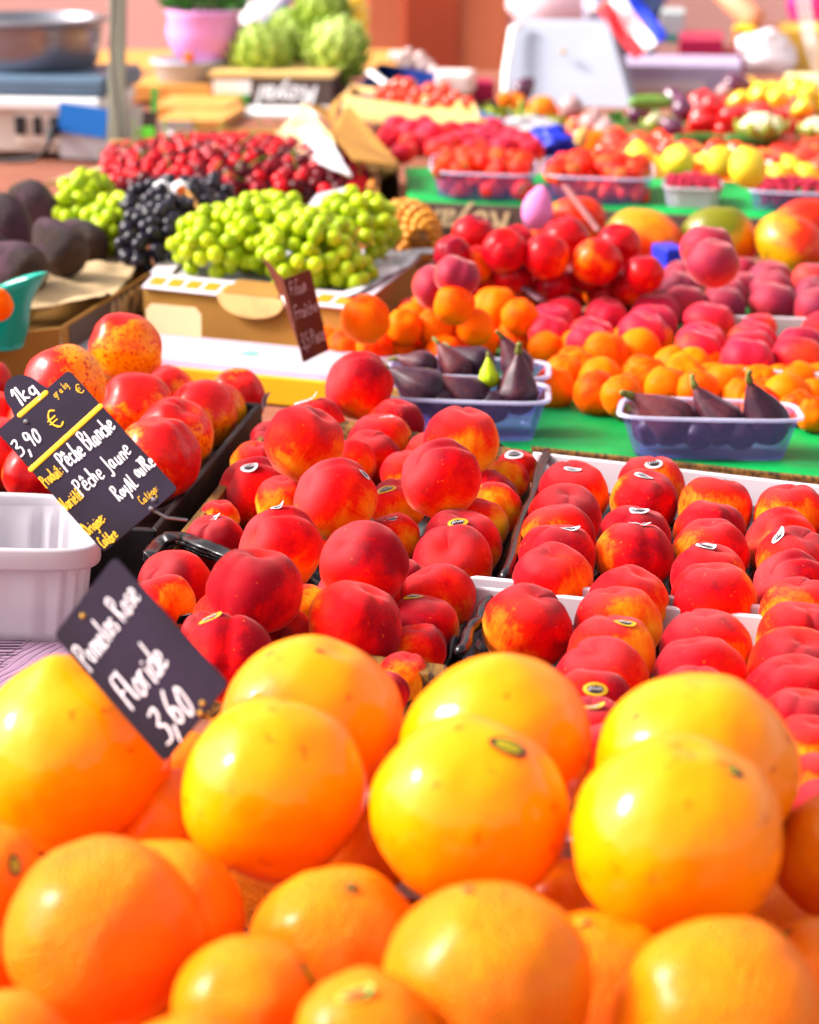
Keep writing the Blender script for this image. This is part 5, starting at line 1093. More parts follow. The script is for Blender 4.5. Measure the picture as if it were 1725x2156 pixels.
def courg(lab, x, y, l, w_, z, ang=0, curve=.1, group='courgettes and cucumbers at the back', k='courgette'):
    c = P(x, y, z); m = depth(c) / F; L_, W_ = l * m, w_ * m; mb = MB(); n = 9; d = Vector((cos(ang), sin(ang), 0)); s = Vector((-sin(ang), cos(ang), 0))
    mb.tube([c + d * (L_ * (i / (n - 1) * 2 - 1)) + s * (curve * L_ * (1 - (i / (n - 1) * 2 - 1) ** 2)) for i in range(n)], [W_ * (.72 + .28 * sin(pi * i / (n - 1))) for i in range(n)], 12)
    o = mb.build('courgette', M[k], None, c, True); tag(o, lab, 'courgette', group)
courg('thick dark green courgette lying highest at the back', 1370, 216, 40, 17, .05, .1)
courg('green courgette lying behind the single tomato', 1470, 292, 48, 12, .0, .15)
courg('dark green courgette right of the single tomato', 1570, 293, 38, 14, .0, -.1)
courg('green courgette stretching to the right edge', 1650, 300, 60, 12, -.01, .0)
courg('green courgette in front of the left cauliflower', 1440, 303, 34, 11, -.01, .2)
def cauli(lab, x, y, r, z):
    c = P(x, y, z); m = depth(c) / F; R_ = r * m; root = empty('cauliflower', c - Vector((0, 0, R_ * .6))); tag(root, lab, 'cauliflower', 'cauliflowers at the back right'); mb = MB(); rr = random.Random(int(x))
    for i in range(70):
        th = math.acos(rr.uniform(.0, 1)); ph = rr.uniform(0, 2 * pi); p = c + Vector((sin(th) * cos(ph), sin(th) * sin(ph), cos(th) * .7)) * R_ * .85; d = (p - c).normalized(); mb.tube([p - d * R_ * .2, p, p + d * R_ * .12], [R_ * .2, R_ * .2, R_ * .1], 7, cap=False)
    under(root, mb, 'curd', M['cauliflower'], True); mb = MB()
    for i in range(9):
        a = 2 * pi * i / 9; d = Vector((cos(a), sin(a), 0)); mb.tube([c + d * R_ * .5 - Vector((0, 0, R_ * .5)), c + d * R_ * 1.15, c + d * R_ * 1.25 + Vector((0, 0, R_ * .4))], [R_ * .3, R_ * .35, R_ * .08], 7, flat=(d, .2))
    under(root, mb, 'leaves', M['artichoke'], True)
cauli('cream cauliflower right of the red peppers', 1603, 270, 46, .02); cauli('small cauliflower in front of the dark green courgette', 1390, 262, 32, .0); cauli('cauliflower cut by the right edge', 1722, 272, 34, .01)
for i, (x, y, r, z, ax, lab) in enumerate([(1497, 228, 26, .03, (.3, 0, 1), 'tall red pepper left in its row'), (1480, 258, 24, .0, (1, 0, .2), 'red pepper lying low on the left of the peppers'), (1545, 245, 26, .02, (1, 0, .1), 'long red pepper lying in the middle of the peppers'), (1600, 240, 24, .02, (1, .1, .1), 'red pepper lying behind the cream cauliflower'), (1640, 248, 20, .01, (1, 0, .2), 'red pepper at the right end of the peppers'), (1530, 270, 22, -.01, (1, 0, .3), 'red pepper in front, left of the cauliflower')]):
    one('red_pepper', 'red_pepper', 'pepper', lab, x, y, r, z, ax, group='red peppers at the back right')
for i, (x, y, r, lab) in enumerate([(1555, 212, 20, 'yellow pepper furthest left beside the white bag'), (1598, 200, 24, 'yellow pepper under the white bag'), (1640, 210, 22, 'yellow pepper in the middle of its heap'), (1672, 188, 24, 'yellow pepper at the top of its heap'), (1705, 205, 24, 'pale yellow pepper at the right edge'), (1690, 228, 20, 'yellow pepper lowest of the heap')]):
    one('yellow_pepper', 'yellow_pepper', 'pepper', lab, x, y, r, .02, (rnd.uniform(-1, 1), rnd.uniform(-1, 0), .6), group='yellow peppers at the back right')
for i, (x, y, r, lab) in enumerate([(1425, 210, 22, 'dark aubergine behind the green courgette'), (1438, 232, 24, 'dark aubergine beside the tall red pepper'), (1342, 240, 22, 'aubergine below the dark green courgette'), (1100, 190, 22, 'dark purple aubergine in front of the white housing'), (1420, 268, 20, 'dark aubergine right of the small cauliflower')]):
    one('aubergine', 'aubergine', 'aubergine', lab, x, y, r, .01, (rnd.uniform(-1, 1), .3, .4), group='aubergines at the back')
one('aubergine', 'beetroot', 'beetroot', 'glossy maroon beetroot pile end under the paper', 1545, 178, 24, .03, (1, 0, 0)); one('onion', 'red_onion', 'onion', 'pale pink onion in front of the maroon box', 1525, 192, 16, .04)
one('onion', 'red_onion', 'onion', 'large grey-purple onion left of the tomatoes', 1248, 262, 30, .0, (.2, 0, 1)); one('onion', 'red_onion', 'onion', 'brown onion in front of the white housing', 1203, 226, 26, .02); one('onion', 'red_onion', 'onion', 'grey-purple onion touching the left tomato', 1275, 275, 26, -.01)
one('orange', 'orange', 'orange', 'round orange in front of the white housing', 1143, 232, 31, .01); one('orange', 'orange', 'orange', 'orange behind, left of the round one', 1086, 222, 28, .0); one('orange', 'orange', 'orange', 'small orange behind the aubergine', 1065, 210, 18, .02)
one('potato', 'shallot', 'shallot', 'pale golden shallot beside the blue scrunched bag', 1225, 292, 20, -.0, (.3, 0, 1))
# leafy green and chillies
def leaves(name, lab, cat, quad, n, z, L_, mat, sd, kind_=None, up=.5):
    rr = random.Random(sd); mb = MB()
    for i in range(n):
        u, v = rr.random(), rr.random(); p = (quad[0] * (1 - u) + quad[1] * u) * (1 - v) + (quad[3] * (1 - u) + quad[2] * u) * v; p = Vector((p.x, p.y, Z0 + z(u, v)))
        d = Vector((rr.uniform(-1, 1), rr.uniform(-1, 1), rr.uniform(-.1, up))).normalized(); l = L_ * rr.uniform(.6, 1.2)
        mb.tube([p, p + d * l * .5 + Vector((0, 0, l * .15)), p + d * l], [l * .12, l * .28, l * .03], 5, flat=(Vector((rr.uniform(-.5, .5), rr.uniform(-1, 0), 1)), .12))
    o = mb.build(name, mat, None, quad[0], True); tag(o, lab, cat, None, kind_); return o
leaves('green_beans', 'loose heap of green beans and herbs behind the peaches', 'green beans', gquad((930, 262), (1200, 285), (1170, 262), (960, 236), -.03), 260, lambda u, v: -.03 + .02 * sin(pi * v), .035, simple('bean_green', (.30, .38, .03), .5, .6, 20), 5, 'stuff')
leaves('salad_leaves', 'loose green salad leaves around the courgettes', 'salad', gquad((1260, 290), (1730, 315), (1725, 272), (1290, 250), -.05), 260, lambda u, v: -.05 + .01 * sin(pi * v), .035, M['leaf'], 6, 'stuff')
ch_ = [(815, 190, 18), (838, 178, 18), (862, 182, 20), (880, 198, 18), (850, 205, 18), (905, 190, 18), (925, 205, 16), (945, 215, 16), (960, 205, 16), (830, 205, 16), (985, 215, 15), (870, 218, 16), (905, 218, 16), (798, 200, 16), (935, 188, 16)]
its = [dict(x=a[0], y=a[1], r=a[2]) for a in ch_]; [it.setdefault('z', .045) for it in its]; solve(its, .026, -.0, .2, 10, .7); rw = rows(its, 3)
for it in its:
    r_, j = rw[id(it)]; fruit('strawberry' if 0 else 'tomato', 'tomato', 'small red-orange tomato, %s from left in the %s row from front above the pale basket' % (ORD[j], ORD[r_]), 'tomato', it['p'], it['R'], rot_to((rnd.uniform(-1, 1), rnd.uniform(-1, .3), 1)), 'small tomatoes above the pale basket', extra=('calyx', STAR_TOM))
# pale wooden basket
crate('wooden_basket', 'pale poplar wood basket behind the cardboard flap', 'basket', gquad((722, 200), (1010, 245), (1000, 215), (740, 178), .045), .045, .05, .008, M['palewood'])
strip('second pale wooden band below the rim of the pale basket', (720, 222), (1000, 262), .030, .016, .01, M['palewood'], 'wooden_band')
# dark blue crates, garlic
cb = gquad((738, 196), (905, 212), (955, 160), (800, 132), .03)
crate('plastic_crate', 'dark blue plastic crate behind the small tomatoes', 'crate', cb, .03, .06, .006, M['navy'])
crate('plastic_crate', 'small bright blue tray left of the oranges', 'crate', gquad((1005, 232), (1080, 258), (1070, 215), (990, 205), -.0), .0, .04, .005, simple('mid_blue_plastic', (.005, .10, .36), .4, .2))
mb = MB(); p0, p1 = Q(778, 150, 5.7), Q(838, 195, 5.5); mb.tube([p0, p1], .009, 6, flat=((0, -1, 1), .3)); tag(mb.build('white_stick', M['white'], None, p1), 'white stick leaning on the dark blue crate', 'stick')
gl_ = [(845, 122, 14), (870, 132, 14), (860, 112, 12), (890, 140, 14), (885, 120, 12), (915, 150, 13), (900, 135, 13), (930, 158, 13), (830, 118, 12), (850, 140, 12)]
its = [dict(x=a[0], y=a[1], r=a[2]) for a in gl_]; solve(its, .024, .0, .25, 20, .85)
for it in its: fruit('onion', 'garlic', 'white garlic bulb heaped over the dark blue crate', 'garlic', it['p'], it['R'], rot_to((rnd.uniform(-.6, .6), rnd.uniform(-.6, .6), 1)), 'garlic bulbs behind the dark blue crate'); COL.objects[-1].data = COL.objects[-1].data.copy() if 0 else COL.objects[-1].data
gm = KIND['onion'][0].copy(); gm.materials[0] = M['garlic']
for o in COL.objects:
    if o.name.startswith('garlic'): o.data = gm
mb = MB(); c = P(960, 172, .05); mb.box(c, (.085, .12, .05), Matrix.Rotation(-.15, 3, 'Z')); tag(mb.build('white_box', M['garlic'], None, c, bevel=.01), 'pale pink cardboard box behind the small tomatoes', 'box')
mb = MB(); c = P(1010, 190, .02); mb.box(c, (.07, .08, .05)); tag(mb.build('red_box', M['maroon'], None, c, bevel=.008), 'dark red box in the shade beside the terracotta pillar', 'box')
# blue scrunched bag
def scrunch(lab, c, s, mat, sd=0, name='plastic_bag', amp=.35, cat='bag'):
    me = revolve(name, lambda th, ph: sph(1 + .0, th, ph), mat, 36, 24, amp, sd); o = link(name, me, None, c); o.scale = s; tag(o, lab, cat); return o
scrunch('small scrunched bright blue bag among the vegetables', P(1160, 300, .01), (.045, .04, .03), M['blue'], 3, amp=.7)
scrunch('scrunched white paper beside the blue bag', P(1120, 268, -.01), (.06, .05, .022), M['paper'], 5, 'crumpled_paper', .5, 'paper')

# cardboard flaps (open box behind the cherries)
c0 = Q(700, 262, 4.45)
r = empty('open_carton', P(690, 345, -.06)); tag(r, 'open brown carton with raised flaps and white paper behind the cherries', 'carton')
def panel(root, pts, mat, name, th=.004):
    n = (pts[1] - pts[0]).cross(pts[2] - pts[0]).normalized(); mb = MB(); k = len(pts)
    mb.add(list(pts) + [p + n * th for p in pts], [tuple(range(k)), tuple(range(2 * k - 1, k - 1, -1))] + [(i, (i + 1) % k, k + (i + 1) % k, k + i) for i in range(k)]); under(root, mb, name, mat)
panel(r, [Q(700, 290, 4.25), Q(835, 345, 4.15), Q(735, 225, 4.55), Q(700, 262, 4.42)], M['card'], 'flap')
panel(r, [Q(640, 220, 4.55), Q(700, 262, 4.42), Q(722, 200, 4.65), Q(690, 232, 4.60)], M['card'], 'flap')
panel(r, [Q(745, 340, 4.10), Q(835, 352, 4.10), Q(835, 345, 4.16), Q(700, 285, 4.28)], M['card'], 'side_panel')
panel(r, [Q(570, 300, 4.35), Q(740, 375, 4.02), Q(700, 292, 4.24), Q(640, 222, 4.54)], M['creamcard'], 'flap')
sheet('wrapping_paper', 'white wrapping paper hanging out of the open carton', 'paper', [Q(600, 320, 4.28), Q(735, 378, 3.98), Q(690, 290, 4.20), Q(590, 262, 4.42)], lambda x, y, u, v: 0, M['paper'])
bpy.data.objects.remove(COL.objects[-1]) if 0 else None
o = [o for o in COL.objects if o.get('label', '') == 'white wrapping paper hanging out of the open carton'][0]; bpy.data.objects.remove(o)
mb = MB(); vs = []; cq = [Q(610, 320, 4.26), Q(742, 372, 3.99), Q(700, 300, 4.18), Q(640, 262, 4.40)]
for j in range(13):
    for i in range(13):
        u, v = i / 12, j / 12; p = (cq[0] * (1 - u) + cq[1] * u) * (1 - v) + (cq[3] * (1 - u) + cq[2] * u) * v; vs.append(p + Vector((0, -1, .5)) * .008 * noise.noise(p * 22))
mb.add(vs, [(j * 13 + i, j * 13 + i + 1, (j + 1) * 13 + i + 1, (j + 1) * 13 + i) for j in range(12) for i in range(12)]); o = mb.build('wrapping_paper', M['paper'], None, cq[0], True); o.modifiers.new('t', 'SOLIDIFY').thickness = .001; tag(o, 'white wrapping paper hanging out of the open carton', 'paper')
scatter('potato', 'walnut', 'nut', 'small golden nut in the crate behind the cherries', 'golden nuts behind the cherries', gquad((745, 392), (835, 385), (820, 348), (745, 350), -.02), 40, .012, lambda u, v: -.0, 1.6, sd=12)

# ================================================================== left: scale with bowl, post, labels
def at_px(x, y, z): p = P(x, y, z); return p, depth(p) / F
base, m = at_px(90, 338, -.065); r = empty('market_scale', base); tag(r, 'beige market scale with a blue-grey platform at the left edge', 'scale')
rz = Matrix.Rotation(-.16, 3, 'Z')
def lb(mb, cx, cz, w_, h_, dy, d, mi=0): mb.box(base + rz @ Vector((cx * m, dy, cz * m)), (w_ * m, d, h_ * m), rz, mi)
mb = MB(); lb(mb, -10, 62, 300, 96, .12, .22); under(r, mb, 'body', M['beigepl'], bevel=.008)
mb = MB(); lb(mb, -30, 120, 330, 26, .12, .28); under(r, mb, 'tray_edge', M['white'], bevel=.006)
mb = MB(); lb(mb, -30, 155, 350, 42, .14, .30); under(r, mb, 'platform', M['bluegrey'], bevel=.012)
mb = MB(); lb(mb, 10, 70, 130, 70, -.002, .008); under(r, mb, 'socket_panel', simple('beige_socket_plate', (.70, .60, .54), .5, .05), bevel=.002)
for dx, w2 in ((-42, 22), (-5, 16), (35, 24)):
    mb = MB(); lb(mb, dx, 74, w2, 38, -.010, .012); under(r, mb, 'socket', M['blacksock'], bevel=.002)
mb = MB(); mb.tube([base + rz @ Vector((38 * m, -.02, 74 * m)), base + rz @ Vector((40 * m, -.06, 66 * m)), base + rz @ Vector((30 * m, -.07, 30 * m)), base + rz @ Vector((0, -.06, 10 * m)), base + rz @ Vector((-70 * m, -.05, 4 * m)), base + rz @ Vector((-160 * m, -.03, 4 * m))], [.012, .012, .005, .005, .005, .005], 8)
o = mb.build('power_cable', M['blacksock'], None, base, True); tag(o, 'black plug and cable coming out of the scale socket', 'cable')
for dx in (-130, 110):
    mb = MB(); mb.tube([base + rz @ Vector((dx * m, .06, 0)), base + rz @ Vector((dx * m, .06, 16 * m))], .022, 14); under(r, mb, 'foot', M['metal'])
q0 = base + rz @ Vector((100 * m, -.03, 55 * m)); r2 = empty('price_card', q0); tag(r2, 'blue and white card leaning against the scale', 'card')
mb = MB(); mb.box(q0 + Vector((0, 0, .035)), (.105, .003, .062), rz @ Matrix.Rotation(.12, 3, 'Y')); under(r2, mb, 'blue_card', M['bluelabel']); mb = MB(); mb.box(q0 + Vector((.004, .004, .0)), (.11, .003, .095), rz @ Matrix.Rotation(.05, 3, 'Y')); under(r2, mb, 'white_card', M['paper'])
# bowl
bc, mbp = Q(62, 168, depth(base) + .14), (depth(base) + .14) / F
def bowlf(prof, n=48):
    vs = []; k = len(prof)
    for rr_, zz in prof:
        for i in range(n): a = 2 * pi * i / n; vs.append(Vector((rr_ * cos(a), rr_ * sin(a), zz)))
    fs = [(j * n + i, j * n + (i + 1) % n, (j + 1) * n + (i + 1) % n, (j + 1) * n + i) for j in range(k - 1) for i in range(n)]; fs.append(tuple(range(n))[::-1]); return vs, fs
vs, fs = bowlf([(90 * mbp, 0), (125 * mbp, 14 * mbp), (148 * mbp, 45 * mbp), (154 * mbp, 95 * mbp), (157 * mbp, 118 * mbp), (170 * mbp, 122 * mbp), (170 * mbp, 130 * mbp), (152 * mbp, 131 * mbp), (146 * mbp, 95 * mbp), (136 * mbp, 45 * mbp), (80 * mbp, 10 * mbp), (1 * mbp, 8 * mbp)])
o = link('scale_bowl', mesh('scale_bowl', vs, fs, M['metal']), None, bc); tag(o, 'large round grey metal bowl standing on the scale platform', 'bowl'); b_ = o.modifiers.new('b', 'BEVEL'); b_.width = .002; b_.segments = 2
# post
pb, pm = at_px(246, 350, -.065); r = empty('stall_post', pb); tag(r, 'olive-grey metal post rising in front of the scale and bowl', 'post')
mb = MB(); a = pb; top = Q(252, -500, depth(pb) - .05); d_ = (top - a)
for k_ in (0,):
    mb.hexa([a + Vector((-.017, -.012, 0)), a + Vector((.017, -.012, 0)), a + Vector((.017, .012, 0)), a + Vector((-.017, .012, 0))], [top + Vector((-.017, -.012, 0)), top + Vector((.017, -.012, 0)), top + Vector((.017, .012, 0)), top + Vector((-.017, .012, 0))])
under(r, mb, 'upright', M['postmetal'], bevel=.003)
mb = MB(); pts = [pb + Vector((.02, -.02, .42)), pb + Vector((-.002, -.025, .25)), pb + Vector((.012, -.03, .12)), pb + Vector((.016, -.03, .01))]; mb.tube(pts, .0022, 6); under(r, mb, 'hanging_cord', M['blacksock'], True)
# board edges right of the post
for (x0, x1, y0, y1, mt, nm, lab) in [(258, 300, 225, 372, 'beigepl', 'card_board', 'beige card standing right of the post'), (298, 330, 235, 340, 'carddark', 'card_board', 'brown card standing between post and green strip'), (318, 332, 185, 235, 'stleaf', 'green_tag', 'small bright green tag on top of the brown card'), (296, 325, 268, 300, 'greenlabel', 'green_tag', 'lime green label low on the brown card')]:
    t_ = 4.95 if nm == 'card_board' else 4.90; pts = [Q(x0, y1, t_), Q(x1, y1, t_), Q(x1, y0, t_ + .03), Q(x0, y0, t_ + .03)]; rr0 = empty(nm, pts[0]) ; 
    mb = MB(); mb.add(pts + [p + Vector((0, .012, 0)) for p in pts], [(0, 1, 2, 3), (7, 6, 5, 4), (0, 1, 5, 4), (1, 2, 6, 5), (2, 3, 7, 6), (3, 0, 4, 7)]); bpy.data.objects.remove(rr0); tag(mb.build(nm, M[mt] if mt != 'greenlabel' else simple('lime_label', (.12, .60, .02), .5), None, pts[0]), lab, 'tag' if 'tag' in nm else 'card')

# ================================================================== crates of the left back
def stackbox(name, lab, cat, x0, x1, ytop, ybot, t, d, mat, parts=None, rzv=-.06, group=None):
    """a box whose front face spans the given pixels at depth t"""
    a = Q(x0, ybot, t); b = Q(x1, ybot, t - (x1 - x0) * t / F * .10); z1 = Q(x0, ytop, t).z + .0; h = z1 - a.z; b.z = a.z
    r = empty(name, a); tag(r, lab, cat, group); dv = Vector((.12 * d, d, 0)); mb = MB()
    mb.hexa([a, b, b + dv, a + dv], [p + Vector((0, 0, h)) for p in (a, b, b + dv, a + dv)]); under(r, mb, 'body', mat, bevel=.003); return r, a, b, h
r, a, b, h = stackbox('fruit_crate', 'white and black printed fruit crate under the artichokes', 'crate', 445, 702, 160, 232, 5.9, .3, M['carddark'])
ex_ = (b - a).normalized(); L_ = (b - a).length
mb = MB(); mb.hexa([a + Vector((0, -.003, h)) - ex_ * .004, b + Vector((0, -.003, h)) + ex_ * .004, b + Vector((.04, .31, h)), a + Vector((.03, .31, h))], [a + Vector((0, -.003, h + .012)) - ex_ * .004, b + Vector((0, -.003, h + .012)) + ex_ * .004, b + Vector((.04, .31, h + .012)), a + Vector((.03, .31, h + .012))]); under(r, mb, 'top_rim', M['palewood'], bevel=.002)
def facep(r, a, ex_, h, u0, u1, v0, v1, L_, mat, name, off=.002):
    mb = MB(); q = [a + ex_ * (L_ * u0) + Vector((0, 0, h * v0)), a + ex_ * (L_ * u1) + Vector((0, 0, h * v0)), a + ex_ * (L_ * u1) + Vector((0, 0, h * v1)), a + ex_ * (L_ * u0) + Vector((0, 0, h * v1))]
    mb.add([p + Vector((0, -off, 0)) for p in q] + [p + Vector((0, -off + .0015, 0)) for p in q], [(0, 1, 2, 3), (7, 6, 5, 4), (0, 1, 5, 4), (1, 2, 6, 5), (2, 3, 7, 6), (3, 0, 4, 7)]); under(r, mb, name, mat)
facep(r, a, ex_, h, .02, .33, .5, .92, L_, M['white'], 'label'); facep(r, a, ex_, h, .02, .30, .06, .5, L_, M['greenlabel'], 'label')
lettering(r, 'Royal', h * .82, a + ex_ * (L_ * .64) + Vector((0, -.004, h * .5)), -ex_, Vector((0, 0, -1)), M['white'], .3)
r, a, b, h = stackbox('white_crate', 'plain white crate under the printed crate', 'crate', 490, 690, 236, 300, 5.75, .3, M['white'])
r, a, b, h = stackbox('wooden_crate', 'orange-brown wooden crate under the grey bowl', 'crate', 262, 500, 178, 212, 5.95, .3, M['orangewood'])
r, a, b, h = stackbox('wooden_crate', 'orange-brown wooden crate with a pale top rail, middle of the stack', 'crate', 318, 478, 222, 246, 5.7, .3, M['orangewood'])
r, a, b, h = stackbox('wooden_crate', 'orange wooden crate partly covered by white paper', 'crate', 330, 470, 250, 305, 5.5, .3, M['orangewood'])
ex_ = (b - a).normalized(); L_ = (b - a).length; facep(r, a, ex_, h, .03, .55, .45, .95, L_, M['paper'], 'label')
mb = MB(); q = [Q(340, 345, 4.75), Q(390, 300, 4.75), Q(350, 268, 4.95)]; mb.add(q + [p + Vector((0, .003, 0)) for p in q], [(0, 1, 2), (5, 4, 3), (0, 1, 4, 3), (1, 2, 5, 4), (2, 0, 3, 5)]); tag(mb.build('paper_corner', M['paper'], None, q[0]), 'white paper corner poking up behind the cherries', 'paper')
r, a, b, h = stackbox('brown_crate', 'shallow brown crate directly behind the cherries', 'crate', 400, 690, 292, 350, 5.0, .2, M['card'])
# counter that carries the back left things
table('brown side counter behind the crates at the back left', -1.5, -.02, 5.85, 7.6, Q(400, 235, 5.95).z - .0 if False else Z0 - .07, M['orangewood'])
# grey bowl, pink pot, orange
def lathe(name, lab, cat, x, y, t, prof, mat, group=None, parent=None):
    c = Q(x, y, t); m = t / F; vs, fs = bowlf([(a_ * m, b_ * m) for a_, b_ in prof]); o = link(name, mesh(name, vs, fs, mat), None, c); tag(o, lab, cat, group); return o
r_bowl = lathe('plastic_bowl', 'grey plastic bowl under the pink pot', 'bowl', 402, 172, 6.05, [(60, 0), (70, 8), (76, 36), (84, 40), (84, 48), (74, 48), (66, 12), (1, 8)], M['greybowl'])
r_pot = lathe('plant_pot', 'pink plastic pot holding a green herb', 'pot', 432, 128, 6.05, [(46, 0), (60, 8), (76, 40), (80, 62), (74, 92), (82, 104), (76, 106), (66, 70), (1, 70)], M['pink'])
leaves('potted_herb', 'bushy green herb growing in the pink pot', 'plant', [Q(372, 30, 6.0), Q(500, 30, 6.0), Q(500, 20, 6.2), Q(372, 20, 6.2)], 260, lambda u, v: 0, .06, M['leaf'], 8)
o = [o for o in COL.objects if o.get('label', '') == 'bushy green herb growing in the pink pot'][0]; bpy.data.objects.remove(o)
mb = MB(); rr = random.Random(3); cp = Q(432, 22, 6.05)
for i in range(300):
    d = Vector((rr.gauss(0, 1), rr.gauss(0, 1), abs(rr.gauss(0, .9)))).normalized(); p = cp + Vector((d.x * .10, d.y * .10, d.z * .10)) * rr.uniform(.3, 1); l = rr.uniform(.025, .045); e = (d + Vector((rr.uniform(-.6, .6), rr.uniform(-.6, .6), .2))).normalized()
    mb.tube([p, p + e * l * .5, p + e * l], [.003, l * .27, .001], 5, flat=(Vector((rr.uniform(-.5, .5), -1, 1)), .12))
tag(mb.build('potted_herb', M['leaf'], None, cp, True), 'bushy green herb growing in the pink pot', 'plant')
one('orange', 'clementine', 'clementine', 'tiny orange clementine on the rim of the grey bowl', 398, 118, 12, .04); COL.objects[-1]
oc = [o for o in COL.objects if o.name.startswith('clementine')][0]; oc.location = Q(398, 120, 5.93); oc.scale = (.0145,) * 3
# artichokes
def artichoke(lab, x, y, r, t, ax=(0, -.3, 1)):
    c = Q(x, y, t); R_ = r * t / F; root = empty('artichoke', c - Vector((0, 0, R_))); tag(root, lab, 'artichoke', 'artichokes on the printed crate'); q = rot_to(ax); mb = MB(); n_ = 0
    link('heart', revolve('heart', lambda th, ph: sph(.86, th, ph), M['artichoke'], 20, 14), root, c - root.location, q, R_)
    for ring in range(7):
        th = .35 + ring * .36; k = max(4, int(9 * sin(th)) + 2)
        for i in range(k):
            ph = 2 * pi * (i + .5 * (ring % 2)) / k; p = Vector((sin(th) * cos(ph), sin(th) * sin(ph), cos(th))) * .92; tp = (Vector((sin(th - .40) * cos(ph), sin(th - .40) * sin(ph), cos(th - .40))) * 1.30); lo_ = Vector((sin(th + .25) * cos(ph), sin(th + .25) * sin(ph), cos(th + .25))) * .86; nr = Vector((sin(th) * cos(ph), sin(th) * sin(ph), cos(th)))
            pts = [c + q @ (v_ * R_) for v_ in (lo_, p, p.lerp(tp, .55) * 1.03, tp)]; mb.tube(pts, [R_ * .20, R_ * .30, R_ * .24, R_ * .04], 7, flat=(q @ nr, .25), cap=False)
    under(root, mb, 'leaves', M['artichoke'], True)
artichoke('round artichoke at the left end of the printed crate', 548, 118, 58, 6.0, (-.3, -.3, 1)); artichoke('round artichoke at the right end of the printed crate', 708, 108, 62, 6.0, (.2, -.4, 1)); artichoke('artichoke on top of the pile, cut by the upper edge', 678, 28, 54, 6.05, (0, -.5, .8)); artichoke('artichoke wedged in the middle of the pile', 632, 92, 46, 6.15); artichoke('artichoke behind, left of the top one', 605, 60, 36, 6.3)
one('lemon', 'lemon', 'lemon', 'yellow squash leaning right of the artichokes', 750, 45, 34, .1); o = [o for o in COL.objects if o.get('label') == 'yellow squash leaning right of the artichokes'][0]; o.name = 'squash'; o['category'] = 'squash'; o.location = Q(750, 45, 6.1); o.scale = Vector((.032, .032, .058)); o.data = KIND['yellow_pepper'][0]
scrunch('white plastic bag standing behind the artichokes', Q(575, 60, 6.45), (.085, .06, .085), M['bag'], 4, amp=.25)
mb = MB(); mb.tube([Q(500, 118, 6.35), Q(545, 60, 6.35), Q(620, -10, 6.35), Q(700, -60, 6.35)], .014, 8, flat=((0, 0, 1), .5)); tag(mb.build('dark_strap', M['navy'], None, Q(500, 118, 6.35), True), 'dark blue strap running up behind the artichokes', 'strap')
scrunch('dark olive sack behind the pink pot', Q(540, 35, 6.9), (.10, .08, .11), simple('olive_sack', (.12, .09, .02), .8, .5), 6, 'sack', .2, 'sack')
# ================================================================== background walls
WY = 9.4
mb = MB(); mb.box((0, WY, 1.6), (16, .25, 3.2)); tag(mb.build('market_wall', M['pinkwall'], None, (0, WY, 0)), 'pale pink rendered wall closing the market behind the stall', 'wall')
xa, xb = Q(775, 50, WY - .3).x, Q(1062, 50, WY - .3).x
r = empty('wall_pillar', ((xa + xb) / 2, WY - .25, 0)); tag(r, 'terracotta red pillar standing before the pink wall', 'pillar')
mb = MB(); mb.box(((xa + xb) / 2, WY - .3, 1.6), (xb - xa, .34, 3.2)); under(r, mb, 'shaft', M['redpillar'], bevel=.01)
mb = MB(); mb.box(((xa + xb) / 2 - .02, WY - .48, 1.6), ((xb - xa) * .38, .03, 3.2)); under(r, mb, 'recessed_panel', simple('dark_terracotta', (.50, .07, .025), .7, .2, 2), bevel=.004)
# ================================================================== white housing, flag
t_ = 5.95; q = [Q(1066, 240, t_), Q(1325, 262, t_ - .05), Q(1272, 62, t_ + .12), Q(1088, 60, t_ + .14)]
r = empty('scale_display', (q[0] + q[1]) / 2); tag(r, 'cool white plastic housing of a market scale seen from behind', 'scale')
mb = MB(); back = [p + Vector((.03, .16, .0)) for p in q]; mb.add(q + back, [(0, 1, 2, 3), (7, 6, 5, 4), (0, 1, 5, 4), (1, 2, 6, 5), (2, 3, 7, 6), (3, 0, 4, 7)]); under(r, mb, 'housing', M['scalewhite'], False, bevel=.016); r.children[0].modifiers[0].segments = 6
mb = MB(); c = Q(1186, 108, t_ + .06); mb.tube([c, c + Vector((0, -.022, 0))], .007, 12); under(r, mb, 'brass_screw', M['brass'])
mb = MB(); mb.tube([Q(1062, 240, t_ - .03), Q(1066, 150, t_ + .02), Q(1080, 62, t_ + .10), Q(1100, 50, t_ + .12)], .010, 8); under(r, mb, 'white_edge', M['white'], True)
scrunch('pale pink padded bag hanging behind the white housing', Q(1175, 5, 6.9), (.15, .08, .10), simple('pale_pink_cloth', (.84, .62, .70), .8, .1), 9, amp=.08, name='cloth_bag')
scrunch('blue and white patterned bag above the white housing', Q(1262, 12, 6.6), (.05, .04, .055), simple('blue_white_pattern', (.02, .08, .35), .6, .1, 22, c2=(.7, .7, .8), lo=.45, hi=.55), 11, 'patterned_bag')
fl = [Q(1256, 18, 6.2), Q(1336, 126, 6.1), Q(1408, 78, 6.12), Q(1334, -28, 6.22)]
mb = MB(); nU, nV = 24, 18; vs = []
for j in range(nV + 1):
    for i in range(nU + 1):
        u, v = i / nU, j / nV; p = (fl[0] * (1 - u) + fl[1] * u) * (1 - v) + (fl[3] * (1 - u) + fl[2] * u) * v; vs.append(p + Vector((0, -1, .2)) * (.010 * sin(u * 7 + v * 2) + .004 * sin(v * 9)))
fs = []; mi = []
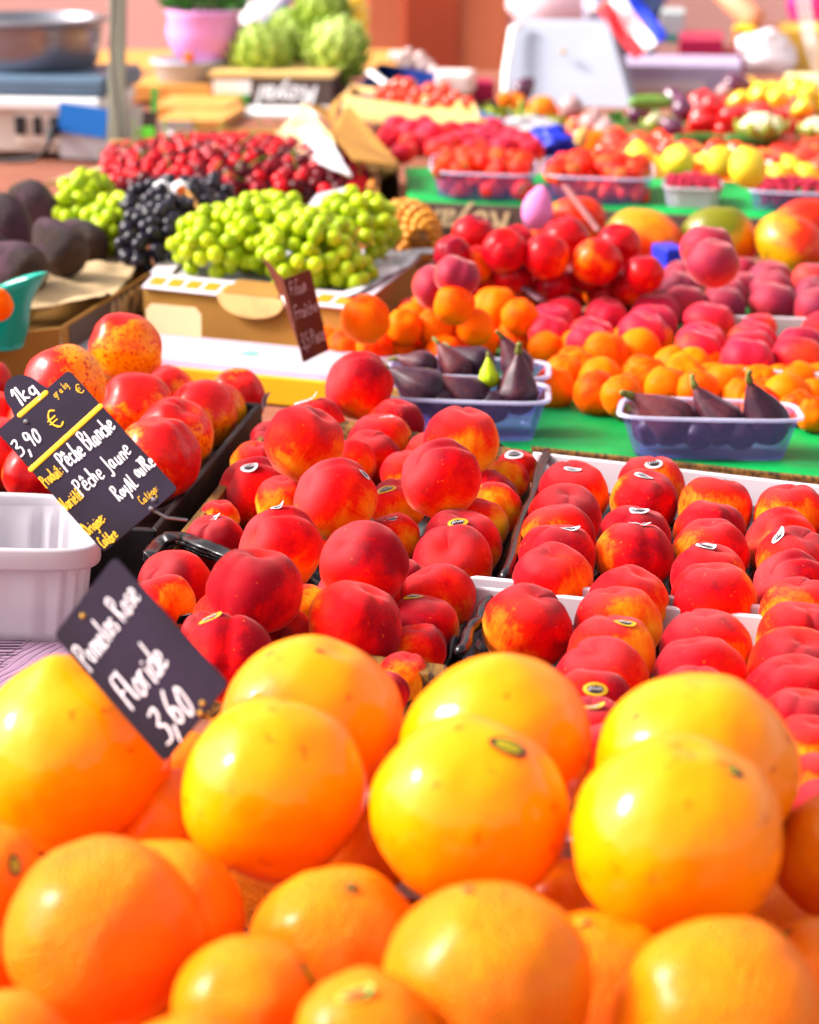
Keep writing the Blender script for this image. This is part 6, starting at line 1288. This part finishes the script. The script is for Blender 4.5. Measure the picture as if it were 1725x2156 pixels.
for j in range(nV):
    for i in range(nU):
        fs.append((j * (nU + 1) + i, j * (nU + 1) + i + 1, (j + 1) * (nU + 1) + i + 1, (j + 1) * (nU + 1) + i)); k_ = j // 6
        if 5 <= j < 12 and 8 <= i < 16: k_ = 0 if ((i // 1 + j) % 2 == 0) else 1
        mi.append(k_)
r = empty('small_flag', fl[0]); tag(r, 'small red, white and blue flag with a chequered shield hanging by the white housing', 'flag')
me = mesh('cloth', [v - r.location for v in vs], fs, [M['flagred'], M['flagwhite'], M['flagblue']], True, mi); o = link('cloth', me, r); o.modifiers.new('t', 'SOLIDIFY').thickness = .001
mb = MB(); mb.tube([fl[0] + (fl[0] - fl[3]) * .2, fl[3] + (fl[3] - fl[0]) * .8], .003, 8); under(r, mb, 'flag_stick', M['palewood'])
# boxes right of it
r, a, b, h = stackbox('display_box', 'pale lilac box lying right of the white housing', 'box', 1310, 1560, 135, 200, 6.3, .3, simple('pale_lilac_card', (.40, .34, .52), .6, .15))
ex_ = (b - a).normalized(); L_ = (b - a).length; facep(r, a, ex_, h, .02, .7, .1, .5, L_, M['whitecard'], 'label')
r, a, b, h = stackbox('maroon_crate', 'deep maroon plastic crate behind the lilac box', 'crate', 1428, 1522, 82, 138, 6.7, .3, M['maroon'])
r, a, b, h = stackbox('maroon_crate', 'small maroon crate under the white plastic bag', 'crate', 1520, 1575, 108, 160, 6.75, .2, M['maroon'])
r, a, b, h = stackbox('colour_box', 'small red and yellow carton beside the white plastic bag', 'carton', 1545, 1590, 60, 112, 6.9, .15, simple('yellow_carton', (.80, .50, .01), .5))
ex_ = (b - a).normalized(); L_ = (b - a).length; facep(r, a, ex_, h, .0, .45, .05, .95, L_, M['stred'], 'label')
r, a, b, h = stackbox('teal_box', 'teal-edged grey box behind the flag', 'box', 1390, 1440, 25, 90, 6.95, .2, simple('grey_teal', (.35, .42, .45), .5)); ex_ = (b - a).normalized(); L_ = (b - a).length; facep(r, a, ex_, h, .3, 1, .0, .25, L_, M['teal'], 'label')
r, a, b, h = stackbox('golden_carton', 'golden cardboard carton at the right edge behind the plastic bag', 'carton', 1640, 1740, 60, 168, 7.0, .3, simple('golden_card', (.75, .42, .06), .6, .2))
r, a, b, h = stackbox('yellow_label_box', 'yellow and white box under the golden carton', 'box', 1660, 1740, 172, 195, 6.4, .25, M['mirror'])
scrunch('magenta cloth bundle at the top right corner', Q(1720, 15, 7.3), (.09, .08, .09), M['magenta'], 12, 'cloth_bundle', .2, 'cloth')
mb = MB(); vs = []
for j in range(9):
    for i in range(13):
        u, v = i / 12, j / 8; vs.append(Q(1672 + 30 * v + 95 * u ** 2, -60 + 330 * u, 5.9 - .4 * v))
mb.add(vs, [(j * 13 + i, j * 13 + i + 1, (j + 1) * 13 + i + 1, (j + 1) * 13 + i) for j in range(8) for i in range(12)]); o = mb.build('plastic_guard', M['clearsheet'], None, vs[0], True); o.modifiers.new('t', 'SOLIDIFY').thickness = .003; tag(o, 'curved clear plastic guard at the upper right edge', 'guard')
scrunch('white plastic bag held by the reaching hand', Q(1612, 118, 6.75), (.085, .05, .075), M['bag'], 14, amp=.4)
mb = MB(); mb.tube([Q(1560, 165, 6.6), Q(1600, 120, 6.7), Q(1640, 80, 6.8), Q(1638, 58, 6.85)], [.05, .05, .035, .02], 14); o = mb.build('bag_neck', M['bag'], None, Q(1612, 118, 6.75), True); bpy.data.objects.remove(o)
# person
def skin_body(name, verts, edges, radii, mat, parent, sub=2):
    me = bpy.data.meshes.new(name); me.from_pydata([tuple(v) for v in verts], edges, []); o = bpy.data.objects.new(name, me); COL.objects.link(o)
    sk = o.modifiers.new('skin', 'SKIN'); me.materials.append(mat)
    for i, r_ in enumerate(radii): me.skin_vertices[0].data[i].radius = (r_, r_) if not hasattr(r_, '__len__') else r_
    me.skin_vertices[0].data[0].use_root = True
    s = o.modifiers.new('sub', 'SUBSURF'); s.levels = s.render_levels = sub; sk.use_smooth_shade = True
    o.parent = parent; return o
px0 = Vector((.62, 7.85, 0)); pr_ = empty('person', px0); tag(pr_, 'person in a pale lilac shirt reaching over the stall for the white plastic bag', 'person')
Hd = Q(1603, 62, 7.0) - px0
V = [(0, 0, .95), (0, -.03, 1.12), (0, -.08, 1.38), (0, -.12, 1.50), (0, -.15, 1.62), (0, -.16, 1.72),
     (.17, -.10, 1.42), (.22, -.36, 1.14), (Hd.x - .07, Hd.y + .06, Hd.z + .07), (Hd.x, Hd.y, Hd.z + .01),
     (-.17, -.08, 1.42), (-.25, -.12, 1.14), (-.22, -.30, .96), (-.20, -.36, .92),
     (.10, 0, .90), (.11, .02, .48), (.11, .03, .08), (.11, -.12, .04), (-.10, 0, .90), (-.11, .02, .48), (-.11, .03, .08), (-.11, -.12, .04)]
Ed = [(0, 1), (1, 2), (2, 3), (3, 4), (4, 5), (2, 6), (6, 7), (7, 8), (8, 9), (2, 10), (10, 11), (11, 12), (12, 13), (0, 14), (14, 15), (15, 16), (16, 17), (0, 18), (18, 19), (19, 20), (20, 21)]
Rr = [.15, .13, .15, .06, .09, .08, .07, .054, .040, .044, .07, .054, .036, .040, .10, .06, .042, .03, .10, .06, .042, .03]
skin_body('body', V, Ed, Rr, M['skin'], pr_)
def fingers(c, d, up_, parent):
    side = d.cross(up_).normalized()
    for i in range(5):
        if i < 4: s = (i - 1.5) * .019; l = [.066, .075, .07, .055][i]; a = c + side * s + d * .03; pts = [a, a + d * l * .45, a + d * l * .8 - up_ * l * .3, a + d * l * .85 - up_ * l * .65]
        else: a = c - side * .035; pts = [a, a - side * .02 + d * .03, a - side * .018 + d * .055 - up_ * .02]
        o = skin_body('finger', pts, [(k, k + 1) for k in range(len(pts) - 1)], [.0095, .009, .008, .007][:len(pts)], M['skin'], parent, 1)
fingers(Vector(V[9]), Vector((.75, -.5, -.4)).normalized(), Vector((.3, -.3, .9)).normalized(), pr_)
fingers(Vector(V[13]), Vector((.3, -.9, -.2)).normalized(), Vector((0, -.1, 1)), pr_)
skin_body('shirt', [(0, 0, .96), (0, -.03, 1.12), (0, -.08, 1.39), (0, -.11, 1.46), (.17, -.10, 1.42), (.205, -.27, 1.25), (-.17, -.08, 1.42), (-.225, -.10, 1.26)], [(0, 1), (1, 2), (2, 3), (2, 4), (4, 5), (2, 6), (6, 7)], [(.18, .14), (.165, .14), (.18, .14), .07, .085, .068, .085, .068], M['shirt'], pr_)
skin_body('trousers', [(0, 0, .94), (.10, 0, .86), (.11, .02, .48), (.11, .03, .12), (-.10, 0, .86), (-.11, .02, .48), (-.11, .03, .12)], [(0, 1), (1, 2), (2, 3), (0, 4), (4, 5), (5, 6)], [.17, .12, .08, .065, .12, .08, .065], M['trousers'], pr_)
hc = Vector((0, -.16, 1.70)); hm = revolve('hair', lambda th, ph: sph(1.0, th, ph), M['hair'], 28, 18, .06); o = link('hair', hm, pr_, hc + Vector((0, .022, .035))); o.scale = (.098, .108, .112)
mb = MB(); mb.tube([hc + Vector((0, -.085, .0)), hc + Vector((0, -.110, -.022)), hc + Vector((0, -.098, -.03))], [.010, .013, .011], 8)
o = mb.build('nose', M['skin'], pr_, (0, 0, 0), True)
for s in (-1, 1):
    mb = MB(); mb.tube([hc + Vector((s * .030, -.082, .008)), hc + Vector((s * .030, -.091, .008))], .010, 10); mb.build('eye', M['white'], pr_, (0, 0, 0), True)
    mb = MB(); mb.tube([hc + Vector((s * .085, .0, .01)), hc + Vector((s * .095, .01, -.01)), hc + Vector((s * .085, .0, -.03))], [.012, .014, .008], 8); mb.build('ear', M['skin'], pr_, (0, 0, 0), True)
mb = MB(); mb.tube([hc + Vector((-.022, -.082, -.052)), hc + Vector((0, -.092, -.055)), hc + Vector((.022, -.082, -.052))], .005, 6); mb.build('mouth', M['stred'], pr_, (0, 0, 0), True)

scatter('tomato', 'tomato', 'tomato', 'small red-orange tomato in the low row behind the lemons', 'low row of tomatoes behind the lemons', gquad((1262, 352), (1800, 372), (1800, 322), (1275, 305), -.03), 46, .027, lambda u, v: -.025, 1.75, sd=31)
scatter('apricot', 'apricot', 'apricot', 'small orange apricot under the lemons', 'apricots under the lemons', gquad((1395, 405), (1800, 420), (1800, 360), (1400, 345), -.03), 46, .021, lambda u, v: -.035, 1.75, sd=32)
scatter('red_pepper', 'red_pepper', 'pepper', 'red pepper in the low layer under the other peppers', 'low layer of red peppers', gquad((1470, 280), (1690, 290), (1680, 240), (1480, 228), -.03), 18, .034, lambda u, v: -.02, 1.6, sd=33)
scatter('yellow_pepper', 'yellow_pepper', 'pepper', 'yellow pepper in the low layer at the back right', 'low layer of yellow peppers', gquad((1540, 240), (1800, 250), (1800, 215), (1560, 205), -.03), 14, .034, lambda u, v: -.01, 1.6, sd=34)

scatter('tomato', 'tomato', 'tomato', 'orange-red tomato among the produce in front of the white housing', 'tomatoes in front of the white housing', gquad((1010, 290), (1260, 300), (1235, 250), (1010, 240), -.03), 22, .027, lambda u, v: -.03, 1.8, sd=35)

scatter('apricot', 'mandarin', 'mandarin', 'orange mandarin in the loose row left of the tomatoes', 'loose row of mandarins at the back', gquad((1150, 318), (1290, 322), (1270, 292), (1160, 290), -.03), 12, .025, lambda u, v: -.03, 1.8, sd=36)
scatter('tomato', 'tomato', 'tomato', 'red tomato in the loose layer among the courgettes', 'tomatoes among the courgettes', gquad((1400, 300), (1800, 310), (1800, 280), (1400, 275), -.04), 22, .027, lambda u, v: -.045, 1.8, sd=37)
